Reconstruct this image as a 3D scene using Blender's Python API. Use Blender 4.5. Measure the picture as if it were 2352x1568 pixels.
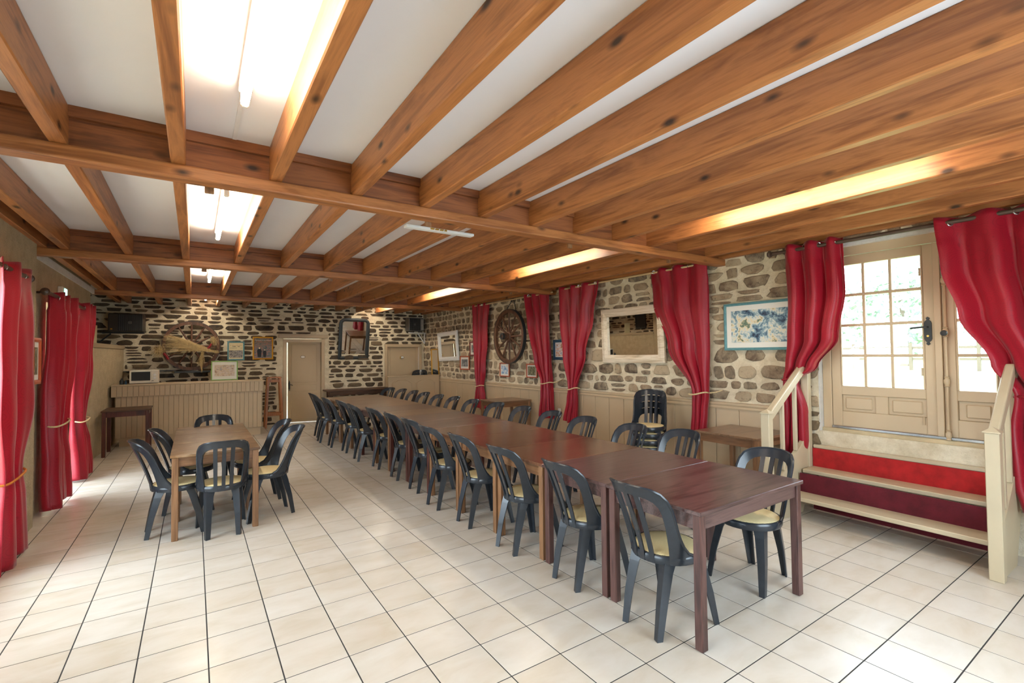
import bpy, bmesh, math, random
from mathutils import Vector, Matrix, noise
PI = math.pi
for o in list(bpy.data.objects): bpy.data.objects.remove(o)
scene = bpy.context.scene
COL = scene.collection
R0 = random.Random(7)

# ------------------------------------------------------------------ camera
S = 0.316                                   # floor tile pitch in metres
CAM = Vector((-0.23075601 * S, -9.42495008 * S, 5.12490594 * S))
yaw, pitch, roll = math.radians(33.816387), math.radians(1.50399201), math.radians(-0.6033412)
FPX = 1090.1254750505725
fw = Vector((math.sin(yaw) * math.cos(pitch), math.cos(yaw) * math.cos(pitch), math.sin(pitch)))
r0 = Vector((math.cos(yaw), -math.sin(yaw), 0)); u0 = r0.cross(fw)
cr = math.cos(roll) * r0 + math.sin(roll) * u0
cu = -math.sin(roll) * r0 + math.cos(roll) * u0
cd = bpy.data.cameras.new('camera'); cam = bpy.data.objects.new('camera', cd); COL.objects.link(cam)
cd.sensor_width = 36; cd.lens = 36 * FPX / 2352; cd.clip_start = 0.05; cd.clip_end = 300
mw = Matrix((cr, cu, -fw)).transposed().to_4x4(); mw.translation = CAM
cam.matrix_world = mw
scene.camera = cam

# ------------------------------------------------------------------ world, sky, exposure
SKY = 5.6
w = bpy.data.worlds.new('sky'); scene.world = w; w.use_nodes = True
bgn = w.node_tree.nodes['Background']
bgn.inputs[0].default_value = (0.76, 0.88, 1.0, 1); bgn.inputs[1].default_value = SKY
scene.view_settings.view_transform = 'Standard'; scene.view_settings.look = 'None'
scene.view_settings.gamma = 1.0; scene.view_settings.use_curve_mapping = False
scene.view_settings.exposure = 1.6
TUBE_POWER = 21.0
TUBE_COL = (1.0, 0.91, 0.73)

YB_ = -3.9
def portal(name, loc, rot, sx, sy):
    ld = bpy.data.lights.new(name, 'AREA'); ld.shape = 'RECTANGLE'; ld.size = sx; ld.size_y = sy
    ld.cycles.is_portal = True
    o = bpy.data.objects.new(name, ld); COL.objects.link(o); o.location = loc; o.rotation_euler = rot
portal('door_portal', (5.62, -1.35, 1.85), (0, PI / 2, 0), 1.5, 1.7)
portal('french_window_portal', (-1.86, 4.9, 1.15), (0, -PI / 2, 0), 2.3, 1.5)
portal('left_window_portal', (-1.86, 1.55, 1.35), (0, -PI / 2, 0), 2.1, 1.9)
portal('left_window_portal', (-1.86, -1.7, 1.35), (0, -PI / 2, 0), 2.1, 1.9)  # portal of the unseen left window added for daylight
portal('added_back_window_portal', (2.6, YB_ - 0.32, 1.4), (PI / 2, 0, 0), 2.2, 1.8)  # portal of the added window behind the camera

# ------------------------------------------------------------------ materials
def lin(r, g, b):
    f = lambda c: c / 12.92 if c <= 0.04045 else ((c + 0.055) / 1.055) ** 2.4
    return (f(r / 255), f(g / 255), f(b / 255), 1)

class NB:
    def __init__(s, name):
        s.m = bpy.data.materials.new(name); s.m.use_nodes = True
        s.t = s.m.node_tree; s.p = s.t.nodes['Principled BSDF']; s.out = s.t.nodes['Material Output']
    def n(s, typ, ins=None, **kw):
        nd = s.t.nodes.new('ShaderNode' + typ)
        for k, v in kw.items(): setattr(nd, k, v)
        for k, v in (ins or {}).items():
            sk = nd.inputs[k]
            if isinstance(v, bpy.types.NodeSocket): s.t.links.new(v, sk)
            else: sk.default_value = v
        return nd
    def set(s, k, v):
        if isinstance(v, bpy.types.NodeSocket): s.t.links.new(v, s.p.inputs[k])
        else: s.p.inputs[k].default_value = v
    def coords(s, scale=(1, 1, 1), kind='Object', rnd=0.0):
        tc = s.n('TexCoord'); v = tc.outputs[kind]
        if rnd:
            oi = s.n('ObjectInfo'); mu = s.n('Math', {0: oi.outputs['Random'], 1: rnd}, operation='MULTIPLY')
            v = s.n('VectorMath', {0: v, 1: mu.outputs[0]}, operation='ADD').outputs[0]
        mp = s.n('Mapping', {'Vector': v, 'Scale': scale})
        return mp.outputs[0]
    def noise(s, vec, scale, detail=3, rough=0.55, dist=0.0):
        return s.n('TexNoise', {'Vector': vec, 'Scale': scale, 'Detail': detail, 'Roughness': rough, 'Distortion': dist}).outputs[0]
    def ramp(s, fac, stops, interp='LINEAR'):
        nd = s.n('ValToRGB', {'Fac': fac}); cr_ = nd.color_ramp; cr_.interpolation = interp
        while len(cr_.elements) < len(stops): cr_.elements.new(0.5)
        for e, (p, c) in zip(cr_.elements, stops):
            e.position = p; e.color = c if len(c) == 4 else (*c, 1)
        return nd.outputs[0]
    def mix(s, fac, a, b, blend='MIX'):
        nd = s.n('Mix', data_type='RGBA', blend_type=blend)
        for k, v in ((0, fac), (6, a), (7, b)):
            if isinstance(v, bpy.types.NodeSocket): s.t.links.new(v, nd.inputs[k])
            else: nd.inputs[k].default_value = v
        return nd.outputs[2]
    def bump(s, h, strength=0.3, dist=0.01):
        b = s.n('Bump', {'Height': h, 'Strength': strength, 'Distance': dist}); s.set('Normal', b.outputs[0])

MATS = {}
def plain(name, col, rough=0.5, metal=0.0, var=0.06, scale=6, bump=0.0, coat=0.0):
    b = NB(name); v = b.coords(rnd=7.0); f = b.noise(v, scale, 4)
    a = tuple(c * (1 - var) for c in col[:3]) + (1,); c2 = tuple(min(1, c * (1 + var)) for c in col[:3]) + (1,)
    b.set('Base Color', b.ramp(f, [(0.3, a), (0.7, c2)])); b.set('Roughness', rough); b.set('Metallic', metal)
    if coat: b.set('Coat Weight', coat)
    if bump: b.bump(b.noise(v, scale * 6, 4), bump, 0.004)
    MATS[name] = b.m; return b.m

def wood(name, c1, c2, axis=1, rough=0.45, knots=0.0, fine=1.0, wear=None, coat=0.0):
    b = NB(name)
    sc = [9.0 * fine] * 3; sc[axis] = 0.8 * fine
    v = b.coords(tuple(sc), rnd=31.0)
    n1 = b.noise(v, 1.0, 5, 0.6, 1.2)
    sc2 = [60.0 * fine] * 3; sc2[axis] = 2.5 * fine
    n2 = b.noise(b.coords(tuple(sc2), rnd=17.0), 1.0, 3, 0.6)
    f = b.n('Math', {0: n1, 1: b.n('Math', {0: n2, 1: 0.35}, operation='MULTIPLY').outputs[0]}, operation='ADD').outputs[0]
    dk = tuple(c * 0.62 for c in c2[:3]) + (1,)
    col = b.ramp(f, [(0.40, dk), (0.55, c2), (0.70, c1), (0.88, c2)])
    if knots:
        sk = [6.5] * 3; sk[axis] = 3.0
        vo = b.n('TexVoronoi', {'Vector': b.coords(tuple(sk), rnd=13.0), 'Scale': 1.0, 'Randomness': 1.0})
        kf = b.ramp(vo.outputs['Distance'], [(0.06, (1, 1, 1, 1)), (0.12, (0.5, 0.5, 0.5, 1)), (0.19, (0, 0, 0, 1))])
        col = b.mix(kf, col, tuple(c * 0.16 for c in c2[:3]) + (1,))
    if wear:
        wf = b.ramp(b.noise(b.coords((2.2, 2.2, 2.2), rnd=9.0), 2.0, 5, 0.65), [(0.52, (0, 0, 0, 1)), (0.68, (0.8, 0.8, 0.8, 1))])
        col = b.mix(wf, col, wear)
    b.set('Base Color', col); b.set('Roughness', rough)
    if coat: b.set('Coat Weight', coat); b.set('Coat Roughness', 0.18)
    b.bump(n2, 0.12, 0.003)
    MATS[name] = b.m; return b.m

def mk_stone(name, stops, scale):
    b = NB(name); v = b.coords(rnd=5.0)
    oi = b.n('ObjectInfo'); ge = b.n('NewGeometry')
    rr = b.n('Math', {0: b.n('Math', {0: oi.outputs['Random'], 1: ge.outputs['Random Per Island']}, operation='ADD').outputs[0]}, operation='FRACT').outputs[0]
    base = b.ramp(rr, stops)
    f = b.noise(v, scale, 6, 0.65, 0.6)
    col = b.mix(b.ramp(f, [(0.36, (0, 0, 0, 1)), (0.66, (0.75, 0.75, 0.75, 1))]), base, stops[-1][1])
    f2 = b.noise(v, scale * 2.7, 5, 0.7)
    col = b.mix(b.ramp(f2, [(0.55, (0, 0, 0, 1)), (0.72, (0.7, 0.7, 0.7, 1))]), col, tuple(c * 0.35 for c in stops[0][1][:3]) + (1,))
    b.set('Base Color', col); b.set('Roughness', 0.85)
    b.bump(b.noise(v, scale * 3, 6, 0.7), 0.75, 0.012)
    MATS[name] = b.m

mk_stone('schist', [(0.0, lin(46, 38, 31)), (0.35, lin(66, 54, 42)), (0.7, lin(86, 70, 52)), (0.9, lin(138, 118, 88)), (1.0, lin(104, 86, 64))], 9)
mk_stone('rubble', [(0.0, lin(74, 59, 48)), (0.3, lin(102, 83, 66)), (0.6, lin(128, 105, 82)), (0.85, lin(160, 138, 110)), (1.0, lin(180, 162, 134))], 8)

def mk_mortar(name, c1, c2):
    b = NB(name); v = b.coords()
    f = b.noise(v, 8, 8, 0.68); g = b.noise(v, 45, 5, 0.65)
    b.set('Base Color', b.ramp(f, [(0.3, c1), (0.7, c2)])); b.set('Roughness', 0.95)
    b.bump(b.n('Math', {0: f, 1: g}, operation='ADD').outputs[0], 0.8, 0.02); MATS[name] = b.m
mk_mortar('mortar', lin(206, 190, 158), lin(240, 228, 202))
mk_mortar('plaster', lin(176, 158, 126), lin(200, 182, 148))
mk_mortar('white_plaster', lin(215, 212, 204), lin(232, 230, 224))

def mk_tile():
    b = NB('floor_tile'); tc = b.n('TexCoord').outputs['Object']
    oi = b.n('ObjectInfo'); ge = b.n('NewGeometry')
    rr = b.n('Math', {0: b.n('Math', {0: oi.outputs['Random'], 1: ge.outputs['Random Per Island']}, operation='ADD').outputs[0]}, operation='FRACT').outputs[0]
    v = b.n('VectorMath', {0: b.n('Mapping', {'Vector': tc, 'Scale': (2.2, 4.5, 2)}).outputs[0], 1: b.n('Math', {0: rr, 1: 43.0}, operation='MULTIPLY').outputs[0]}, operation='ADD').outputs[0]
    f = b.noise(v, 1.6, 5, 0.55, 0.4)
    col = b.ramp(f, [(0.3, lin(194, 180, 158)), (0.5, lin(209, 199, 184)), (0.72, lin(218, 212, 202))])
    col = b.mix(0.5, col, b.ramp(rr, [(0, lin(200, 188, 170)), (1, lin(214, 207, 196))]))
    b.set('Base Color', col)
    b.set('Roughness', 0.27)
    MATS['floor_tile'] = b.m
mk_tile()
plain('grout', lin(48, 45, 43), 0.9)
wood('joist_wood', lin(176, 114, 64), lin(140, 85, 44), 1, 0.42, knots=1.0)
wood('board_wood', lin(146, 86, 44), lin(112, 62, 30), 0, 0.55, knots=0.6)
wood('pale_wood', lin(214, 184, 140), lin(190, 155, 108), 1, 0.5)
wood('oak_x', lin(134, 98, 62), lin(102, 70, 42), 0, 0.33, wear=lin(168, 140, 110), coat=0.25)
wood('oak_z', lin(142, 102, 68), lin(108, 74, 46), 2, 0.42)
wood('oak_rail_x', lin(132, 94, 62), lin(102, 68, 42), 0, 0.42)
wood('oak_rail_y', lin(132, 94, 62), lin(102, 68, 42), 1, 0.42)
wood('wenge_x', lin(98, 72, 68), lin(66, 45, 43), 0, 0.30, fine=1.3, coat=0.2)
wood('wenge_z', lin(96, 64, 58), lin(64, 40, 36), 2, 0.38, fine=1.3)
wood('red_x', lin(118, 80, 58), lin(90, 57, 40), 0, 0.22, coat=0.35)
wood('umber_x', lin(112, 84, 70), lin(84, 60, 50), 0, 0.3, coat=0.3)
wood('brown_x', lin(132, 100, 72), lin(104, 76, 52), 0, 0.3, coat=0.3)
wood('mahogany_z', lin(90, 44, 34), lin(58, 28, 24), 2, 0.4)
wood('dark_oak_x', lin(92, 62, 40), lin(56, 38, 26), 0, 0.5)
wood('stool_z', lin(184, 118, 64), lin(146, 88, 44), 2, 0.4)
wood('wheel_wood', lin(108, 72, 50), lin(70, 46, 34), 2, 0.6)
wood('limed_x', lin(226, 214, 194), lin(196, 178, 150), 0, 0.55)
plain('taupe', lin(190, 168, 136), 0.42, var=0.03, scale=3)
plain('taupe_dark', lin(166, 148, 118), 0.5, var=0.03, scale=3)
plain('stair_paint', lin(190, 174, 144), 0.35, var=0.05, scale=4)
plain('sill_paint', lin(190, 172, 136), 0.7, var=0.12, scale=8, bump=0.4)
plain('ceiling_white', lin(234, 234, 236), 0.8, var=0.015, scale=2)
plain('white_paint', lin(226, 226, 224), 0.4, var=0.02)
plain('white_plastic', lin(222, 216, 200), 0.35, var=0.02)
plain('chair_plastic', (0.021, 0.026, 0.033, 1), 0.25, var=0.1, scale=20)
plain('black_iron', (0.02, 0.022, 0.024, 1), 0.5)
plain('black_paint', (0.022, 0.028, 0.03, 1), 0.45)
plain('dark_void', (0.01, 0.01, 0.01, 1), 0.6)
plain('heater_grey', lin(92, 92, 90), 0.45)
plain('heater_brown', lin(58, 50, 42), 0.5)
plain('steel', lin(190, 188, 184), 0.25, metal=1.0)
plain('brass', lin(210, 170, 84), 0.35, metal=0.7)
plain('rod_brown', lin(78, 58, 46), 0.35)
plain('rope_cream', lin(214, 192, 146), 0.8, var=0.2, scale=60)
plain('rope_gold', lin(200, 120, 40), 0.7, var=0.25, scale=60)
plain('rope_red', lin(150, 20, 36), 0.7, var=0.2, scale=60)
plain('carpet_red', lin(164, 26, 26), 0.95, var=0.22, scale=14, bump=0.6)
plain('carpet_dark', lin(92, 18, 30), 0.95, var=0.22, scale=10, bump=0.6)
plain('teal_paint', lin(92, 142, 148), 0.45, var=0.15, scale=30)
plain('gold_frame', lin(206, 150, 46), 0.3, metal=0.5)
plain('green_frame', lin(140, 182, 104), 0.5, var=0.1)
plain('red_wood', lin(176, 84, 48), 0.45, var=0.15, scale=20)
plain('redwood_dark', lin(120, 44, 40), 0.45)
plain('blue_frame', lin(36, 66, 88), 0.5, var=0.4, scale=60)
plain('white_mount', lin(228, 226, 218), 0.7, var=0.01)
plain('straw', lin(190, 164, 112), 0.75, var=0.2, scale=30)
plain('ribbon_red', lin(140, 16, 30), 0.6)
plain('grass', lin(120, 140, 80), 0.9, var=0.3, scale=2)
plain('leaf', lin(140, 156, 140), 0.8, var=0.35, scale=3)
plain('bark', lin(96, 84, 70), 0.9)
plain('house_cream', lin(220, 205, 160), 0.8)

def mk_mirror():
    b = NB('mirror_glass'); b.set('Base Color', (0.93, 0.93, 0.9, 1)); b.set('Metallic', 1.0); b.set('Roughness', 0.015); MATS['mirror_glass'] = b.m
mk_mirror()
def mk_pane():
    b = NB('window_pane')
    tr = b.n('BsdfTransparent', {'Color': (0.95, 0.97, 0.97, 1)}); gl = b.n('BsdfGlossy', {'Roughness': 0.02})
    mx = b.n('MixShader', {0: 0.06, 1: tr.outputs[0], 2: gl.outputs[0]})
    b.t.links.new(mx.outputs[0], b.out.inputs[0]); MATS['window_pane'] = b.m
mk_pane()
def mk_emit(name, col, st):
    b = NB(name); e = b.n('Emission', {'Color': (*col, 1), 'Strength': st}); b.t.links.new(e.outputs[0], b.out.inputs[0]); MATS[name] = b.m
mk_emit('tube_glow', TUBE_COL, TUBE_POWER)
mk_emit('exit_glow', (0.35, 1.0, 0.8), 1.2)
def mk_curtain():
    b = NB('curtain_satin'); v = b.coords(rnd=3.0)
    vo = b.n('TexVoronoi', {'Vector': v, 'Scale': 9.0}); 
    ring = b.n('Math', {0: b.n('Math', {0: vo.outputs['Distance'], 1: 46.0}, operation='MULTIPLY').outputs[0]}, operation='SINE').outputs[0]
    f = b.ramp(ring, [(0.80, (0, 0, 0, 1)), (0.97, (1, 1, 1, 1))])
    col = b.mix(f, lin(168, 18, 42), lin(146, 12, 34))
    b.set('Base Color', col); b.set('Roughness', 0.42); b.set('Sheen Weight', 0.25); b.set('Sheen Roughness', 0.4)
    tr = b.n('BsdfTranslucent', {'Color': lin(200, 24, 60)})
    mx = b.n('MixShader', {0: 0.16, 1: b.p.outputs[0], 2: tr.outputs[0]})
    b.t.links.new(mx.outputs[0], b.out.inputs[0]); MATS['curtain_satin'] = b.m
mk_curtain()
def mk_cane():
    b = NB('cane'); v = b.coords()
    sx = b.n('SeparateXYZ', {0: v})
    def wv(sock, k): return b.n('Math', {0: b.n('Math', {0: sock, 1: k}, operation='MULTIPLY').outputs[0]}, operation='SINE').outputs[0]
    f = b.n('Math', {0: wv(sx.outputs[0], 520.0), 1: wv(sx.outputs[1], 520.0)}, operation='MULTIPLY').outputs[0]
    col = b.ramp(f, [(0.5, lin(244, 222, 166)), (0.85, lin(170, 146, 100))])
    b.set('Base Color', col); b.set('Roughness', 0.4); b.bump(f, 0.3, 0.002); MATS['cane'] = b.m
mk_cane()
def art(name, cols, scale=6, stretch=(1, 1, 1), seed=0.0, dist=1.0):
    b = NB(name); tc = b.n('TexCoord').outputs['Object']
    v = b.n('VectorMath', {0: b.n('Mapping', {'Vector': tc, 'Scale': stretch}).outputs[0], 1: (seed, seed * 1.7, seed * 2.3)}, operation='ADD').outputs[0]
    f = b.noise(v, scale, 6, 0.7, dist)
    n = len(cols); b.set('Base Color', b.ramp(f, [(0.36 + 0.28 * i / (n - 1), c) for i, c in enumerate(cols)])); b.set('Roughness', 0.5)
    b.set('Coat Weight', 0.04); MATS[name] = b.m
art('print_garden', [lin(30, 44, 66), lin(70, 100, 124), lin(130, 160, 172), lin(206, 214, 208), lin(224, 208, 170), lin(96, 118, 100)], 8, seed=3.0, dist=0.3)
art('print_street', [lin(150, 120, 100), lin(190, 172, 152), lin(206, 196, 190), lin(196, 170, 120), lin(150, 150, 160)], 13, seed=8.0)
art('print_autumn', [lin(44, 50, 44), lin(70, 84, 74), lin(120, 100, 80), lin(150, 92, 70), lin(60, 62, 52)], 10, (1, 1, 1.6), 5.0)
art('print_crowd', [lin(58, 52, 52), lin(96, 88, 84), lin(160, 150, 138), lin(206, 196, 172)], 34, (1.6, 1, 0.7), 2.0)
art('print_photo', [lin(40, 42, 46), lin(110, 112, 114), lin(200, 200, 198)], 16, (1.2, 1, 1), 6.0)
art('print_coast', [lin(60, 96, 160), lin(150, 186, 214), lin(226, 230, 232), lin(214, 190, 140)], 9, (0.7, 1, 1.8), 4.0)
art('print_flowers', [lin(110, 120, 150), lin(190, 186, 196), lin(226, 214, 206), lin(190, 130, 90), lin(140, 80, 60)], 15, (0.8, 1, 1.5), 9.0)
art('print_field', [lin(60, 64, 44), lin(110, 104, 76), lin(168, 160, 136)], 18, (1.4, 1, 0.8), 12.0)
plain('poster_paper', lin(218, 202, 158), 0.6, var=0.04)

# ------------------------------------------------------------------ mesh helpers
class MB:
    def __init__(s): s.v = []; s.f = []
    def add(s, vs, fs):
        k = len(s.v); s.v += [tuple(a) for a in vs]; s.f += [tuple(i + k for i in f) for f in fs]; return s
    def box(s, c, d, bev=0.0, M=None, seg=1):
        if bev <= 0:
            x, y, z = d[0] / 2, d[1] / 2, d[2] / 2
            vs = [Vector(p) for p in ((-x,-y,-z),(x,-y,-z),(x,y,-z),(-x,y,-z),(-x,-y,z),(x,-y,z),(x,y,z),(-x,y,z))]
            fs = [(0,3,2,1),(4,5,6,7),(0,1,5,4),(1,2,6,5),(2,3,7,6),(3,0,4,7)]
        else:
            bm = bmesh.new(); bmesh.ops.create_cube(bm, size=1.0)
            for v in bm.verts: v.co = Vector((v.co.x * d[0], v.co.y * d[1], v.co.z * d[2]))
            bmesh.ops.bevel(bm, geom=list(bm.edges), offset=bev, segments=seg, affect='EDGES', profile=0.5)
            bm.verts.index_update(); vs = [v.co.copy() for v in bm.verts]; fs = [[v.index for v in f.verts] for f in bm.faces]; bm.free()
        if M is not None: vs = [M @ v for v in vs]
        c = Vector(c); return s.add([v + c for v in vs], fs)
    def bx(s, x0, x1, y0, y1, z0, z1, bev=0.0):
        return s.box(((x0+x1)/2, (y0+y1)/2, (z0+z1)/2), (x1-x0, y1-y0, z1-z0), bev)
    def tube(s, pts, r, n=8, closed=False, cap=True):
        pts = [Vector(p) for p in pts]; m = len(pts); rr = r if isinstance(r, (list, tuple)) else [r] * m
        vs = []; up = None
        for i, p in enumerate(pts):
            a = pts[(i - 1) % m] if (closed or i > 0) else p; b = pts[(i + 1) % m] if (closed or i < m - 1) else p
            t = (b - a).normalized()
            if up is None:
                up = Vector((0, 0, 1)) if abs(t.z) < 0.9 else Vector((1, 0, 0))
            e1 = (up - t * up.dot(t))
            if e1.length < 1e-5: e1 = t.orthogonal()
            e1.normalize(); e2 = t.cross(e1); up = e1
            for k in range(n):
                q = 2 * PI * k / n; vs.append(p + (e1 * math.cos(q) + e2 * math.sin(q)) * rr[i])
        fs = []
        for i in range(m if closed else m - 1):
            j = (i + 1) % m
            for k in range(n): fs.append((i*n+k, i*n+(k+1) % n, j*n+(k+1) % n, j*n+k))
        if cap and not closed: fs.append(tuple(range(n))[::-1]); fs.append(tuple((m-1)*n+k for k in range(n)))
        return s.add(vs, fs)
    def lathe(s, prof, n=24, M=None, closed=False):
        vs = []; fs = []
        for (r, z) in prof:
            for k in range(n):
                a = 2 * PI * k / n; v = Vector((r * math.cos(a), r * math.sin(a), z)); vs.append(M @ v if M is not None else v)
        m = len(prof)
        for i in range(m if closed else m - 1):
            j = (i + 1) % m
            for k in range(n): fs.append((i*n+k, i*n+(k+1) % n, j*n+(k+1) % n, j*n+k))
        if not closed:
            if prof[0][0] > 1e-6: fs.append(tuple(range(n))[::-1])
            if prof[-1][0] > 1e-6: fs.append(tuple((m-1)*n+k for k in range(n)))
        return s.add(vs, fs)
    def prism(s, outline, axis_fn, d0, d1):
        n = len(outline); vs = [axis_fn(a, b, d0) for a, b in outline] + [axis_fn(a, b, d1) for a, b in outline]
        fs = [tuple(range(n))[::-1], tuple(range(n, 2 * n))] + [(k, (k+1) % n, n + (k+1) % n, n + k) for k in range(n)]
        return s.add(vs, fs)
    def mesh(s, name, recalc=True):
        me = bpy.data.meshes.new(name); me.from_pydata(s.v, [], s.f)
        if recalc:
            bm = bmesh.new(); bm.from_mesh(me); bmesh.ops.recalc_face_normals(bm, faces=bm.faces); bm.to_mesh(me); bm.free()
        return me
    def obj(s, name, mat, parent=None, loc=(0, 0, 0), rot=(0, 0, 0), smooth=False, recalc=True):
        me = s.mesh(name, recalc); return inst(name, me, mat, parent, loc, rot, smooth)

def inst(name, me, mat=None, parent=None, loc=(0, 0, 0), rot=(0, 0, 0), smooth=False):
    o = bpy.data.objects.new(name, me); COL.objects.link(o)
    if mat is not None and not me.materials: me.materials.append(MATS[mat] if isinstance(mat, str) else mat)
    o.parent = parent; o.location = loc; o.rotation_euler = rot
    if smooth:
        me.polygons.foreach_set('use_smooth', [True] * len(me.polygons))
        try: me.set_sharp_from_angle(angle=math.radians(38))
        except Exception: pass
    return o
def tag(o, label, cat, group=None):
    o['label'] = label; o['category'] = cat
    if group: o['group'] = group
    return o
def struct(o): o['kind'] = 'structure'; return o
def thing(name, label, cat, loc=(0, 0, 0), rz=0.0, group=None, rot=None):
    o = bpy.data.objects.new(name, None); COL.objects.link(o); o.location = loc
    o.rotation_euler = rot if rot else (0, 0, rz); o.empty_display_size = 0.1
    return tag(o, label, cat, group)
def sroot(name, loc=(0, 0, 0)):
    o = bpy.data.objects.new(name, None); COL.objects.link(o); o.location = loc; o.empty_display_size = 0.1
    return struct(o)
def copy_tree(o, parent=None):
    c = o.copy(); COL.objects.link(c); c.parent = parent
    for ch in list(o.children): copy_tree(ch, c)
    return c
def ppx(P):                                   # frame position and depth of a point (for ranking which pieces show largest)
    d = Vector(P) - CAM; c = d.dot(fw)
    if c < 0.1: return None
    return 1176 + FPX * d.dot(cr) / c, 784 - FPX * d.dot(cu) / c, c

# ------------------------------------------------------------------ room dimensions
XR, XW = 5.30, 5.27            # right wall stone face, panelling face
YF = 9.50                      # far wall face
XL1, XL2 = -1.36, -1.44        # left wall: near pier, further part
YB = -3.9                      # wall behind
ZC = 2.962                     # ceiling
ZJ = 2.743                     # underside of joists

# ------------------------------------------------------------------ floor
fl = MB(); fl.bx(-2.6, 5.75, YB - 0.3, YF + 0.45, -0.12, -0.0012)
floor = struct(fl.obj('floor', 'grout'))
g = 0.0029
def tile_geo(mb, x, y):
    a = S / 2 - g; b = a - 0.0008
    vs = [(x-a, y-a, -0.002), (x+a, y-a, -0.002), (x+a, y+a, -0.002), (x-a, y+a, -0.002), (x-b, y-b, 0), (x+b, y-b, 0), (x+b, y+b, 0), (x-b, y+b, 0)]
    mb.add(vs, [(4,5,6,7),(0,1,5,4),(1,2,6,5),(2,3,7,6),(3,0,4,7)])
tm = MB(); tile_geo(tm, 0, 0); tile_me = tm.mesh('tile', False); tile_me.materials.append(MATS['floor_tile'])
cells = []
for i in range(-8, 18):
    for j in range(-13, 31):
        x, y = (i + 0.5) * S, (j + 0.5) * S
        q = ppx((x, y, 0)); vis = q and -80 < q[0] < 2432 and q[1] < 1640 and x > -1.5 and x < 5.2
        cells.append((-(1.0 / q[2] ** 2) if vis else 1.0, x, y))
cells.sort()
rest = MB()
for k, (sc, x, y) in enumerate(cells):
    if k < 300: inst('tile', tile_me, None, floor, (x, y, 0))
    else: tile_geo(rest, x, y)
ro = rest.obj('distant_tiles', 'floor_tile', floor, recalc=False); ro['kind'] = 'stuff'

# ------------------------------------------------------------------ walls
def wall_grid(mb, const_axis, face, back, u0, u1, z0, z1, holes):
    us = sorted({u0, u1, *[h[0] for h in holes], *[h[1] for h in holes]}); zs = sorted({z0, z1, *[h[2] for h in holes], *[h[3] for h in holes]})
    us = [u for u in us if u0 <= u <= u1]; zs = [z for z in zs if z0 <= z <= z1]
    for a, b in zip(us, us[1:]):
        for c, d in zip(zs, zs[1:]):
            if any(h[0] <= (a+b)/2 <= h[1] and h[2] <= (c+d)/2 <= h[3] for h in holes): continue
            lo, hi = min(face, back), max(face, back)
            if const_axis == 'x': mb.bx(lo, hi, a, b, c, d)
            else: mb.bx(a, b, lo, hi, c, d)

m = MB(); DOOR = (-2.12, -0.66, 0.80, 2.66)
wall_grid(m, 'x', XR, XR + 0.42, YB, YF, 0, 3.1, [DOOR])
wall_right = struct(m.obj('wall_right', 'mortar'))
m = MB(); D2 = (1.70, 2.60, 0.0, 2.05); D3 = (4.18, 5.20, 0.0, 1.88)
wall_grid(m, 'y', YF, YF + 0.35, -1.95, XR + 0.4, 0, 3.1, [D2, D3])
wall_far = struct(m.obj('wall_far', 'mortar'))
m = MB(); wall_grid(m, 'y', YB, YB - 0.3, -2.3, XR + 0.42, 0, 3.1, [(1.5, 3.7, 0.5, 2.3)]); struct(m.obj('wall_back', 'plaster'))  # opening for the added fill-light window, out of view
# left wall: near part with the curtained window and an unseen added one, further part with the french window
LW = [(-2.65, -0.75, 0.30, 2.40), (0.60, 2.50, 0.30, 2.40)]; FW = [(4.25, 5.45, 0.0, 2.25)]  # first LW opening is the unseen one, added for daylight
m = MB(); wall_grid(m, 'x', XL1, -1.85, YB, 3.45, 0, 3.1, LW); wall_grid(m, 'x', XL2, -1.85, 3.45, 6.95, 0, 3.1, FW)
wall_left = struct(m.obj('wall_left', 'plaster'))
# ledge strip under the left-most joist
m = MB(); m.bx(XL2 - 0.01, XL2 + 0.02, 3.6, 7.15, 2.66, 2.74); struct(m.obj('trim_3', 'white_plaster'))
# low wall in the far left corner and the recess above it
m = MB()
pl = [(-1.43, 6.95), (-1.27, YF), (-1.95, YF), (-1.95, 6.95)]
m.prism(pl, lambda a, b, d: (a, b, d), 0, 1.80)
lowwall = struct(m.obj('wall_corner', 'plaster'))
m = MB(); m.prism([(-1.41, 6.95), (-1.25, YF), (-1.95, YF), (-1.95, 6.95)], lambda a, b, d: (a, b, d), 1.80, 1.87); m.obj('coping', 'taupe_dark', lowwall)
m = MB(); m.bx(-2.0, -1.85, 6.9, YF + 0.3, 0, 3.1); struct(m.obj('wall_recess', 'mortar'))

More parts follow.
